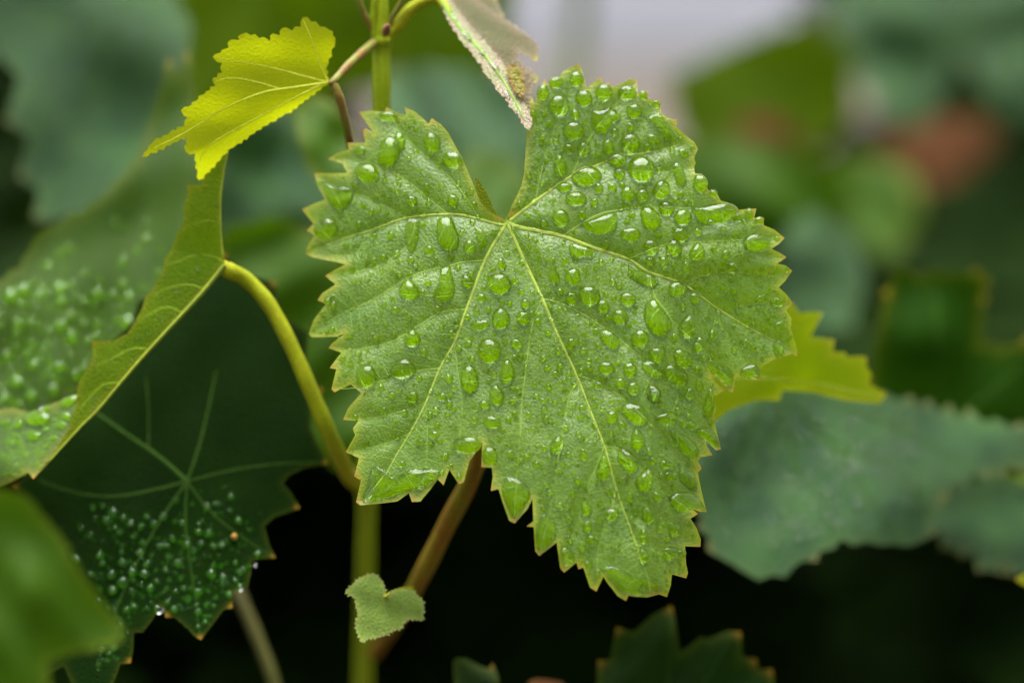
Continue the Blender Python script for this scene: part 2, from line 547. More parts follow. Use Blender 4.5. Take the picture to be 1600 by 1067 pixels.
M['tendril'] = stalk_material('tendril_green_red', (.27, .32, .04), (.32, .15, .04), .45, (300, 300, 60))
M['bud'] = stalk_material('bud_red', (.30, .08, .03), (.38, .22, .12), .5)
M['water'] = water_material()

# ------------------------------------------------------------------ ground and far setting
def soil_material():
    m, n, l = nodes_of('soil')
    out = n.new('ShaderNodeOutputMaterial')
    tc = n.new('ShaderNodeTexCoord')
    a = n.new('ShaderNodeTexNoise'); a.inputs['Scale'].default_value = 14; a.inputs['Detail'].default_value = 8
    l.new(tc.outputs['Object'], a.inputs[0])
    col = mixc(n, l, ramp(n, l, a.outputs[0], .35, .7), (.035, .026, .018), (.09, .07, .05))
    pb = n.new('ShaderNodeBsdfPrincipled'); pb.inputs['Roughness'].default_value = .9
    l.new(col, pb.inputs['Base Color'])
    bp = n.new('ShaderNodeBump'); bp.inputs['Distance'].default_value = .03; bp.inputs['Strength'].default_value = .8
    l.new(a.outputs[0], bp.inputs['Height']); l.new(bp.outputs[0], pb.inputs['Normal'])
    l.new(pb.outputs[0], out.inputs[0])
    return m


def path_material():
    m, n, l = nodes_of('pale_gravel')
    out = n.new('ShaderNodeOutputMaterial')
    tc = n.new('ShaderNodeTexCoord')
    a = n.new('ShaderNodeTexVoronoi'); a.inputs['Scale'].default_value = 45
    l.new(tc.outputs['Object'], a.inputs[0])
    b = n.new('ShaderNodeTexNoise'); b.inputs['Scale'].default_value = 1.5
    l.new(tc.outputs['Object'], b.inputs[0])
    col = mixc(n, l, a.outputs['Distance'], (.075, .078, .096), (.055, .058, .071))
    col = mixc(n, l, ramp(n, l, b.outputs[0], .4, .7, (0, 0, 0, 1), (.4, .4, .4, 1)), col, (.075, .072, .074))
    pb = n.new('ShaderNodeBsdfPrincipled'); pb.inputs['Roughness'].default_value = .85
    l.new(col, pb.inputs['Base Color'])
    bp = n.new('ShaderNodeBump'); bp.inputs['Distance'].default_value = .01
    l.new(a.outputs['Distance'], bp.inputs['Height']); l.new(bp.outputs[0], pb.inputs['Normal'])
    l.new(pb.outputs[0], out.inputs[0])
    return m


def sheet(name, x0, x1, y0, y1, z, nx, ny, amp, mat, seed):
    X, Y = np.meshgrid(np.linspace(x0, x1, nx), np.linspace(y0, y1, ny))
    Z = z + amp * wave(X, Y, seed, 2.3)
    V = np.stack([X, Y, Z], -1).reshape(-1, 3)
    F = [(j * nx + i, j * nx + i + 1, (j + 1) * nx + i + 1, (j + 1) * nx + i) for j in range(ny - 1) for i in range(nx - 1)]
    o = link_mesh(name, V, F, mat)
    o['kind'] = 'structure'
    return o


sheet('ground', -150, 150, -60, 300, 0.0, 60, 60, 0.0, soil_material(), 3)
sheet('path', -60, 60, 6.7, 12.0, 0.02, 60, 12, 0.006, path_material(), 5)

# template vine leaf for the inner foliage (plan in unit size, tip along -y)
def template_outline(seed):
    r = random.Random(seed)
    pts = []
    lob = [(-90, 1.0), (-38, .86), (18, .72), (-142, .86), (162, .72)]
    for i in range(120):
        a = -90 + i * 3
        aa = ((a + 180) % 360) - 180
        rad = .45
        for (c, h) in lob:
            dlt = abs(((aa - c + 180) % 360) - 180)
            rad = max(rad, h * (1 - .45 * min(1, dlt / 36) ** 1.3))
        dd = abs(((aa - 90 + 180) % 360) - 180)
        if dd < 34:
            rad *= max(.06, (dd / 34) ** .7)
        rad *= 1 + (.09 if i % 4 == 0 else -.03) * r.uniform(.5, 1.2)
        pts.append((rad * math.cos(R(aa)), rad * math.sin(R(aa))))
    return pts


def template_mesh(seed, amp):
    o2 = template_outline(seed)
    gx, gy = np.meshgrid(np.arange(-1, 1, .13), np.arange(-1.05, 1, .13))
    gx, gy = gx.ravel(), gy.ravel()
    m = inside(gx, gy, o2) & (seg_dist(gx, gy, to_segs(o2, True)) > .05)
    v2 = [Vector(p) for p in o2] + [Vector(p) for p in zip(gx[m], gy[m])]
    vo, _, fo, _, _, _ = delaunay_2d_cdt(v2, [], [list(range(len(o2)))], 1, 1e-6)
    X = np.array([v[0] for v in vo]); Y = np.array([v[1] for v in vo])
    Z = amp * wave(X, Y, seed + 40, 1.3) - .16 * (X ** 2 + Y ** 2)
    return np.stack([X, Y, Z], 1), [tuple(f) for f in fo]


TEMPL = [template_mesh(s, .09) for s in range(4)]


def foliage_mass(name, places, mat, label, cat):
    """many overlapping leaves too numerous and dim to tell apart"""
    V, F, U = [], [], []
    base = 0
    for (loc, scale, rot, k) in places:
        tv, tf = TEMPL[k % len(TEMPL)]
        Mx = np.array(rot)
        v = (tv * scale) @ Mx.T + np.array(loc)
        V.append(v); U.append(tv[:, :2] * 3 + k)
        F.extend([tuple(base + q for q in f) for f in tf])
        base += len(tv)
    V = np.concatenate(V); U = np.concatenate(U)
    o = link_mesh(name, V, F, mat)
    uv = o.data.uv_layers.new(name='leaf')
    li = np.empty(len(o.data.loops), int); o.data.loops.foreach_get('vertex_index', li)
    uv.data.foreach_set('uv', U[li].astype(np.float32).ravel())
    tag(o, label, cat, kind='stuff')
    return o


def rot_for(normal, spin):
    q = Vector(normal).to_track_quat('Z', 'Y').to_matrix()
    return q @ Matrix.Rotation(spin, 3, 'Z')


pl = []
rr = random.Random(5)
for i in range(1500):
    px = rr.uniform(-900, 2500); py = rr.uniform(250, 1900); d = rr.uniform(.84, 1.7)
    if 480 < px < 1320 and py < 470 + 80 * (d - .8):
        continue
    if py < 420 and d < 1.0:
        continue
    s = rr.uniform(.045, .075)
    nrm = (rr.gauss(0, .45), rr.gauss(-.45, .4), 1.0)
    p_ = pt(px, py, d)
    if p_[2] < .12: continue
    pl.append((p_, s, rot_for(nrm, rr.uniform(0, 6.28)), rr.randrange(1000)))
for i in range(520):                      # leaves added as a roof, many hidden, to keep the inside dim
    px = rr.uniform(-900, 2500); py = rr.uniform(330, 660); d = rr.uniform(.74, 1.45)
    if (px < 520 or px > 1180) and d < .92: continue
    if 1040 < px < 1700 and py < 430: continue
    pl.append((pt(px, py, d), rr.uniform(.05, .08), rot_for((rr.gauss(0, .3), rr.gauss(-.15, .3), 1.0), rr.uniform(0, 6.28)), rr.randrange(1000)))
for i in range(260):                      # flanks, higher up
    px = rr.choice([rr.uniform(-900, 500), rr.uniform(1330, 2500)]); py = rr.uniform(-300, 420); d = rr.uniform(1.12, 1.7)
    pl.append((pt(px, py, d), rr.uniform(.055, .085), rot_for((rr.gauss(0, .4), rr.gauss(-.5, .4), 1.0), rr.uniform(0, 6.28)), rr.randrange(1000)))
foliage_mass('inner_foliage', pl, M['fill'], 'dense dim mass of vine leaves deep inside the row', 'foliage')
pl = []
for i in range(2600):
    x = rr.uniform(-9, 9); y = 13.5 + rr.gauss(0, .35); z = rr.uniform(.3, 1.8)
    pl.append(((x, y, z), rr.uniform(.07, .12), rot_for((rr.gauss(0, .5), rr.gauss(-.5, .5), 1), rr.uniform(0, 6.28)), rr.randrange(1000)))
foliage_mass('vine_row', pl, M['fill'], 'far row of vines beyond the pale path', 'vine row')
pl = []
for i in range(3600):  # unseen row added behind the camera to cut low light from the sky
    x = rr.uniform(-5, 5); y = -1.35 + rr.gauss(0, .22); z = rr.uniform(.1, 2.25)
    pl.append(((x, y, z), rr.uniform(.065, .105), rot_for((rr.gauss(0, .5), rr.gauss(.5, .5), 1), rr.uniform(0, 6.28)), rr.randrange(1000)))
foliage_mass('vine_row', pl, M['fill'], 'unseen row of vines added behind the camera to block low sky light', 'vine row')

# ------------------------------------------------------------------ THE BIG LEAF (in focus)
J = (793.0, 347.0)
MAIN = [(797, 330), (800, 320), (808, 305), (815, 290), (819, 270), (821, 240), (823, 210), (822, 190), (826, 172), (836.7, 159.5),
 (844, 138), (851, 123.5), (856, 134), (862, 121), (875, 120.5), (881, 111), (892, 106), (903.5, 100), (909.5, 110), (917, 139), (926, 130), (938, 121),
 (942.5, 129.5), (946, 132), (951.5, 129), (957, 136), (972.5, 130), (983, 124), (995, 124), (996.5, 146), (1002.5, 142), (1013, 142),
 (1012, 155), (1031, 156.5), (1033, 176), (1040, 182), (1050, 186), (1058, 187.5), (1057, 198), (1069.5, 210), (1084.5, 222), (1090.5, 232.5),
 (1084.5, 247.5), (1087, 255), (1084.5, 261), (1086, 271.5), (1096.5, 272), (1104, 283.5), (1106, 297), (1119, 300), (1126, 313.5),
 (1138, 317), (1154.5, 328), (1165, 327), (1182, 326), (1178.5, 340), (1193.5, 340.5), (1193.5, 352), (1210, 359), (1226, 372), (1216, 382),
 (1205.5, 389), (1217.5, 394.5), (1229, 402), (1214.5, 412), (1228, 415), (1238, 423), (1226.5, 439.5), (1217, 449), (1229.5, 460.5), (1238.5, 474),
 (1228, 484.5), (1237, 498), (1235.5, 513), (1246, 547.5), (1244.5, 557), (1238, 552), (1225, 556.5), (1208.5, 562), (1187.5, 574), (1187, 595),
 (1174, 592), (1159, 586), (1148.5, 587.5), (1145, 614), (1133.5, 605.5), (1110, 582), (1116, 596), (1132, 610), (1114, 620), (1118.5, 640), (1114, 655),
 (1118, 666), (1126.5, 702), (1119, 703.5), (1102.5, 688.5), (1105, 697), (1113, 711), (1095, 714), (1090.5, 720), (1096.5, 732), (1090.5, 738),
 (1095, 762), (1099.5, 781.5), (1104, 799.5), (1095, 799.5), (1082, 795), (1090.5, 802.5), (1079, 810), (1088.5, 824.5), (1095, 842.5),
 (1094.5, 854), (1070.5, 853), (1072, 880), (1075, 895), (1072, 903), (1050, 897), (1048, 914.5), (1042, 932.5), (1030, 928), (1012, 932.5),
 (992.5, 932), (982, 930), (978, 938.5), (965.5, 931), (949, 910), (943, 900), (932, 923.5), (922, 917.5), (911.5, 886), (904, 889), (901, 878.5),
 (881.5, 894), (875.5, 887.5), (870, 847), (842.5, 868), (836.5, 860.5), (834, 823), (823, 822), (833.5, 814), (832, 779), (824, 795), (804.5, 817),
 (795.5, 813), (785, 783), (779, 763.5), (767, 766.5), (770, 744), (768.5, 730.5), (752, 730), (753.5, 690), (748.5, 700.5), (733.5, 720),
 (724.5, 753), (717, 756), (702, 733.5), (693, 758), (684, 748.5), (672, 765), (657, 783), (643.5, 784), (639, 770), (621, 783), (597, 786),
 (562.5, 789), (556.5, 784.5), (564, 750), (553.5, 744), (561, 715.5), (540, 706), (555, 679.5), (551, 669.5), (560, 657.5), (536, 656),
 (543.5, 638), (564.5, 614), (548, 600.5), (522.5, 612.5), (518, 608), (525.5, 576.5), (515, 575), (528.5, 557), (534, 551), (513.5, 544), (518, 537),
 (541, 519.5), (526, 526), (487, 527), (482.5, 521), (490, 500), (509.5, 474.5), (496, 469), (503.5, 458), (524.5, 444.5), (508, 431), (523, 422),
 (539.5, 413), (520, 408.5), (490, 402.5), (478, 396.5), (480, 386), (491.5, 368), (479.5, 360), (490, 350), (472, 327.5), (487, 320), (508, 312),
 (496, 290), (491, 270.5), (517, 271), (542.5, 270.5), (535, 255.5), (512.5, 249), (527.5, 239), (545, 234), (543, 223.5), (571, 223.5),
 (566.5, 204), (571, 201), (584.5, 208.5), (560.5, 175.5), (580, 173), (602.5, 176), (603, 167), (623.5, 178.5), (635.5, 180), (632.5, 168),
 (647.5, 174), (670, 193.5), (674.5, 184.5), (689.5, 195), (700, 207), (723.5, 250.6), (739, 287), (750, 316), (764, 330), (776, 337), (789, 344)]

VEINS = [  # (line, w0, w1, [side veins])
 ([(793, 347), (801, 342), (837, 314), (894, 275), (930, 260), (969, 243.5), (987, 242), (1029, 236), (1062, 226)], 7.5, 2.0,
  [([(837, 314), (844.5, 275), (855, 236), (876, 179), (888, 150), (899, 112)], 3.4, 1.2), ([(895, 273), (909, 239), (930, 203), (951, 179), (966, 160), (985, 132)], 3.4, 1.2),
   ([(969, 243.5), (990, 214), (1006, 190), (1022, 164)], 2.2, 1), ([(940, 257), (968, 268), (1000, 270), (1040, 268), (1080, 262)], 1.8, .8),
   ([(858, 252), (843, 228), (838, 210), (836, 190)], 1.8, .8)]),
 ([(793, 347), (807, 354.5), (840, 361), (879, 369.5), (926.6, 387), (982, 405.6), (1013, 425), (1068, 445), (1122, 483), (1181, 518.5), (1213, 534), (1242, 551)], 9.5, 2.0,
  [([(879, 369), (930, 338), (966, 329), (1008, 324.5), (1080, 326), (1160, 330)], 4.0, 1.2), ([(982, 405.6), (1029, 386), (1063, 380.7), (1129, 377), (1222, 372)], 3.6, 1.2),
   ([(1068, 445), (1084, 437), (1113, 429), (1150, 426.6), (1199.6, 433), (1235, 424)], 3.4, 1.2), ([(1140.5, 489.6), (1157.6, 479), (1191.7, 475), (1212, 477), (1236, 475)], 2.8, 1.2),
   ([(1013, 425), (1018.5, 450), (1026, 468.6), (1039.5, 484), (1052.6, 505), (1078, 526), (1110, 560), (1140, 596)], 3.4, 1.1),
   ([(1122, 483), (1126, 508), (1142, 531.6), (1160, 560), (1182, 588)], 2.8, 1), ([(1008, 324), (1030, 300), (1046, 280), (1068, 250)], 1.8, .8),
   ([(1063, 380.7), (1090, 360), (1120, 350), (1170, 342)], 1.6, .8), ([(1150, 426), (1165, 410), (1176, 400), (1224, 402)], 1.8, .9)]),
 ([(793, 347), (797, 357.5), (820, 410), (848, 468), (869, 518.5), (901, 587), (922.5, 642.5), (945, 700), (957.5, 745), (970, 785), (982, 817), (992.5, 845.5), (1003, 877), (1010.5, 898), (1016, 926)], 7.5, 2.0,
  [([(849, 468.6), (862, 470), (892.5, 482), (929, 503), (966, 529), (1003, 560.5), (1029, 584), (1062, 612), (1098, 640), (1118, 690)], 4.0, 1.2),
   ([(901.7, 586.7), (932.5, 597.5), (972.5, 622.5), (1012.5, 660), (1042, 692), (1080, 730), (1096, 775)], 3.6, 1.2),
   ([(848, 468), (835, 495), (826, 540), (820, 590), (815, 635), (812, 690), (806, 760), (804, 812)], 3.4, 1.2),
   ([(903, 596), (890, 617.5), (882.5, 655), (875, 700), (868, 745), (858, 800), (844, 862)], 3.2, 1.1),
   ([(944, 698), (962, 700), (982, 712), (1010, 740), (1040, 770), (1080, 800)], 2.8, 1), ([(943, 700), (932, 730), (920, 755), (908, 800), (890, 850), (882, 888)], 2.4, 1),
   ([(962, 760), (955, 800), (941.5, 835), (934, 862), (931, 915)], 2.4, 1), ([(992.5, 845.5), (1015, 848.5), (1037.5, 862), (1055, 880), (1070, 896)], 2.6, 1),
   ([(975, 800), (1005, 815), (1040, 828), (1090, 850)], 1.8, .8)]),
 ([(793, 347), (786, 358), (757.5, 407.5), (730, 480), (710, 535), (687, 576), (665, 630), (640, 677.5), (620, 710), (600, 745), (570, 782)], 7.0, 2.0,
  [([(757.5, 407.5), (722.5, 410), (705, 415), (647.5, 430), (585, 467.5), (535, 490), (486, 522)], 3.6, 1.2), ([(728, 484), (692.5, 487.5), (660, 505), (612, 534), (560, 546), (516, 545)], 3.2, 1.1),
   ([(687, 576), (652, 580), (610, 592), (560, 605), (524, 608)], 2.8, 1), ([(665, 630), (630, 642), (590, 652), (540, 655)], 2.4, 1),
   ([(640, 677), (610, 690), (575, 700), (545, 706)], 2, .9), ([(710, 535), (715, 580), (722, 630), (718, 690), (718, 750)], 2.4, .9), ([(665, 630), (668, 680), (665, 730), (655, 780)], 2, .9)]),
 ([(793, 347), (785, 352), (747.5, 342.5), (705, 335), (635, 341), (580, 360), (535, 374), (482, 396)], 6.5, 1.8,
  [([(747.5, 341), (715.6, 292.6), (684, 261), (650, 232), (622, 202), (606, 170)], 3.2, 1.1), ([(700, 335), (676, 316), (634, 282), (597.5, 264), (556, 250), (518, 248)], 2.8, 1.1),
   ([(635, 341), (600, 322), (565, 306), (530, 300), (494, 272)], 2.4, 1), ([(580, 360), (560, 392), (540, 400), (484, 397)], 2, .9), ([(715.6, 292.6), (714, 258), (704, 220)], 1.8, .8),
   ([(650, 338), (640, 380), (600, 412), (560, 424), (512, 431)], 2, .9)]),
]
all_segs, prim_segs = [], []
for (ln, a, b, side) in VEINS:
    prim_segs += to_segs(ln); all_segs += to_segs(ln)
    for s in side:
        all_segs += to_segs(s[0])
GX0, GY0, GS = 460, 90, 3.0
gxx, gyy = np.meshgrid(np.arange(GX0, 1262, GS), np.arange(GY0, 952, GS))
VD = np.minimum(seg_dist(gxx, gyy, all_segs), 60)
VDP = np.minimum(seg_dist(gxx, gyy, prim_segs), 80)
for _ in range(4):                                  # soften so the quilting stays smooth
    for A in (VD, VDP):
        A[1:-1, 1:-1] = (A[1:-1, 1:-1] * 4 + A[:-2, 1:-1] + A[2:, 1:-1] + A[1:-1, :-2] + A[1:-1, 2:]) / 8


def bil(A, px, py):
    u = np.clip((px - GX0) / GS, 0, A.shape[1] - 1.001); v = np.clip((py - GY0) / GS, 0, A.shape[0] - 1.001)
    i = u.astype(int); j = v.astype(int); fu = u - i; fv = v - j
    return (A[j, i] * (1 - fu) + A[j, i + 1] * fu) * (1 - fv) + (A[j + 1, i] * (1 - fu) + A[j + 1, i + 1] * fu) * fv


def sstep(a, b, x):
    t = np.clip((x - a) / (b - a), 0, 1)
    return t * t * (3 - 2 * t)


def main_depth(px, py):
    px = np.asarray(px, float); py = np.asarray(py, float)
    z = FOCUS + MPP * 0.17 * (455 - py)
    lx = np.clip(800 - px, 0, None); rx = np.clip(px - 1020, 0, None)
    z = z + MPP * (0.0008 * lx ** 2 + 0.06 * lx) + MPP * 0.0009 * rx ** 2               # the two sides arch away
    w = sstep(990, 1130, px) * np.clip(py - 385, 0, None)
    z = z + MPP * 0.20 * w * sstep(0, 60, w)                                              # the right lobe hangs steeper
    by = np.clip(py - 730, 0, None)
    z = z + MPP * 0.0005 * by ** 2                                                       # the tip curls under
    vd = bil(VD, px, py); vp = bil(VDP, px, py)
    z = z - MPP * 5.0 * (1 - np.exp(-vd / 11.0)) - MPP * 4.0 * (1 - np.exp(-vp / 24.0))   # quilted between the veins
    z = z + MPP * 5.0 * wave(px, py, 21, 210) + MPP * 1.6 * wave(px, py, 22, 70)
    return z


MS = Surf(main_depth)
main = leaf_mesh('vine_leaf', MAIN, MS, M['main'], 3.4, tip_r=6.5, edge_w=7, keep_plan=True, extra_tips=[(1019, 921), (1024, 926), (780, 340), (799, 334)])
tag(main, 'large bright green vine leaf covered in clear water drops, with yellow veins', 'leaf')
for (ln, a, b, side) in VEINS:
    v = vein_strip('vein', ln, a * .8, b * .7, MS, M['vein'], main, step=3.5, rise=.5)
    for (sl, wa, wb) in side:
        vein_strip('side_vein', sl, wa * .72, wb * .72, MS, M['vein_side'], v, step=3.5, rise=.5)
# veinlets: thin cross-links that leave the side veins and run until they meet another vein
vl = ([], [])
OCC = {}
rv = random.Random(3)
outl = to_segs(resample(MAIN, 12, True), True)
for (ln, a, b, side) in VEINS:
    for (line, w) in [(ln, a)] + [(s[0], s[1]) for s in side]:
        pts = resample([tuple(p) for p in catmull(line, 4)], rv.uniform(15, 19))
        for i in range(1, len(pts) - 1):
            tx, ty = pts[i + 1][0] - pts[i - 1][0], pts[i + 1][1] - pts[i - 1][1]
            ang = math.atan2(ty, tx)
            for sd in (-1, 1):
                if rv.random() < .2: continue
                aa = ang + sd * R(rv.uniform(68, 78))
                x, y = pts[i]
                tr = [(x, y)]
                left = False
                for k in range(24):
                    x += 4.5 * math.cos(aa); y += 4.5 * math.sin(aa)
                    aa += rv.gauss(0, .035)
                    if not (GX0 < x < 1255 and GY0 < y < 945): break
                    if k > 1 and any((int(x // 6) + a_, int(y // 6) + b_) in OCC for a_ in (-1, 0, 1) for b_ in (-1, 0, 1)): break
                    tr.append((x, y))
                    dv = float(bil(VD, np.array([x]), np.array([y]))[0])
                    if dv > 7: left = True
                    if left and dv < 3.5: break
                for q_ in tr: OCC[(int(q_[0] // 6), int(q_[1] // 6))] = 1
                tr = np.array(tr)
                keep = inside(tr[:, 0], tr[:, 1], MAIN)
                nk = len(tr) if keep.all() else int(np.argmin(keep))
                if nk >= 3:
                    vein_strip('v', [tuple(p) for p in tr[:nk]], 1.4, .8, MS, None, None, step=4.5, rise=.5, seg=4, stuff=vl)
o = link_mesh('veinlets', vl[0], vl[1], M['vein_soft'], main)
o['kind'] = 'stuff'
# a tooth of the margin folded up beside the notch
FLAP = [(742, 277), (747, 282), (757, 296), (765, 311), (770, 324), (777, 337), (770, 334), (758, 324), (750, 314), (744, 296)]
leaf_mesh('folded_margin', FLAP, Surf(lambda x, y: main_depth(x, y) - .0018 + .00004 * (np.asarray(y) - 277) * .3), M['under'], 4, main, tips=[(742, 277)], tip_r=6)
tube('petiole', [(793, 350, main_depth(np.array([793.]), np.array([350.]))[0] + .0012, 7), (789, 420, .568, 11), (775, 560, .575, 13), (745, 720, .578, 14.5), (697, 822, .585, 14.5), (650, 915, .594, 14), (622, 965, .62, 12), (585, 1020, .648, 11)],
     M['petiole_red'], main, seg=16, ridge=.03)

# ------------------------------------------------------------------ water drops
DROP_N = [0]
WET = []
EXCL = []            # plan circles already taken


def drop_outline(rx, ry, rot, tear, seed, n=30):
    r = random.Random(seed)
    a1, a2, a3 = (r.uniform(0, 6.28) for _ in range(3))
    k2, k3, k5 = r.uniform(.0, .07), r.uniform(.0, .05), r.uniform(0, .025)
    pts = []
    for i in range(n):
        ph = 2 * math.pi * i / n
        w = 1 + k2 * math.sin(2 * ph + a1) + k3 * math.sin(3 * ph + a2) + k5 * math.sin(5 * ph + a3)
        v = -ry * math.cos(ph) * w
        u = rx * math.sin(ph) * w * (1 - tear * ((1 + math.cos(ph)) / 2) ** 1.4)
        c, s = math.cos(R(rot)), math.sin(R(rot))
        pts.append((u * c - v * s, u * s + v * c))
    return pts


PROF = [(0.0, 1), (.22, .985), (.42, .93), (.60, .82), (.74, .68), (.85, .52), (.93, .35), (.975, .2), (1.0, 0.0)]


def drop_geo(surf, cx, cy, outline, hpx, dmm=MPP, rings=PROF, sag=.12, under=.9):
    """closed lens of water resting on a leaf: domed top, base just inside the blade"""
    o = np.array(outline)
    n = len(o)
    c0 = np.array([0.0, 0.0])
    hgt = o[:, 1].max() - o[:, 1].min()
    N0 = surf.N(np.array([cx]), np.array([cy]), 4.0)[0]
    V, F = [], []
    top = np.array([0, sag * hgt])
    PB = surf.P(cx + o[:, 0], cy + o[:, 1])
    PC = surf.P(np.array([cx + top[0]]), np.array([cy + top[1]]))[0] * .35 + PB.mean(0) * .65
    PC = PC + ((surf.P(np.array([cx + top[0]]), np.array([cy + top[1]])) - surf.P(np.array([cx]), np.array([cy])))[0]) * .65
    for (t, p) in rings[1:]:
        V.append(PC * (1 - t) + PB * t + N0 * (hpx * dmm * p + .12 * dmm))
    apex = PC + N0 * hpx * dmm * rings[0][1]
    q = o * .985
    bot = surf.P(cx + q[:, 0], cy + q[:, 1]) - N0 * under * dmm
    q2 = o * .5
    bot2 = surf.P(cx + q2[:, 0], cy + q2[:, 1]) - N0 * under * dmm
    botc = surf.P(np.array([cx]), np.array([cy]))[0] - N0 * under * dmm
    verts = [apex] + [v for r_ in V for v in r_] + list(bot) + list(bot2) + [botc]
    nr = len(V) + 2
    for k in range(n):
        F.append((0, 1 + (k + 1) % n, 1 + k))
    for r_ in range(nr - 1):
        for k in range(n):
            a = 1 + r_ * n + k; b = 1 + r_ * n + (k + 1) % n
            F.append((a, b, b + n, a + n))
    last = 1 + (nr - 1) * n
    for k in range(n):
        F.append((last + k, last + (k + 1) % n, len(verts) - 1))
    # make faces point outwards
    v0 = np.array(verts[0]); f = F[0]
    nn = np.cross(np.array(verts[f[1]]) - v0, np.array(verts[f[2]]) - v0)
    if np.dot(nn, N0) < 0:
        F = [tuple(reversed(f)) for f in F]
    return verts, F


MAIN_SEGS = to_segs(MAIN, True)


def sector(x, y, size):
    q = (np.array([x]), np.array([y]))
    if seg_dist(*q, MAIN_SEGS)[0] < size * .5 + 5: touch = 'at the margin'
    elif seg_dist(*q, prim_segs)[0] < size * .5 + 1: touch = 'touching a main vein'
    elif seg_dist(*q, all_segs)[0] < size * .35: touch = 'crossing a side vein'
    else: touch = 'clear of veins'
    a = math.degrees(math.atan2(y - J[1], x - J[0]))
    if -90 <= a < -38: w = "in the lobe by the bronze leaf"
    elif -38 <= a < 21: w = "in the big leaf's lobe facing the path"
    elif 21 <= a < 66: w = "between the big leaf's right vein and midrib"
    elif 66 <= a < 112: w = "between the big leaf's midrib and lower vein"
    elif 112 <= a < 176: w = "between the big leaf's two left veins"
    else: w = "in the big leaf's lobe by the shoot"
    return touch + ' ' + w


def add_drop(surf, x, y, outline, h, label=None, group=None, where=None, shape=None, sag=.12):
    v, f = drop_geo(surf, x, y, outline, h, sag=sag)
    o = link_mesh('water_drop', v, f, M['water'])
    a = np.array(outline)
    size = max(np.ptp(a[:, 0]), np.ptp(a[:, 1]))
    if label is None:
        sz = 'tiny' if size < 11 else 'small' if size < 17 else 'medium' if size < 27 else 'large'
        label = f"{sz} {shape} water drop {where}"
    tag(o, label, 'water drop', group or 'water drops on the big green leaf')
    if group: WET.append((x, y, outline))
    DROP_N[0] += 1
    EXCL.append((x, y, size * .5))
    return o


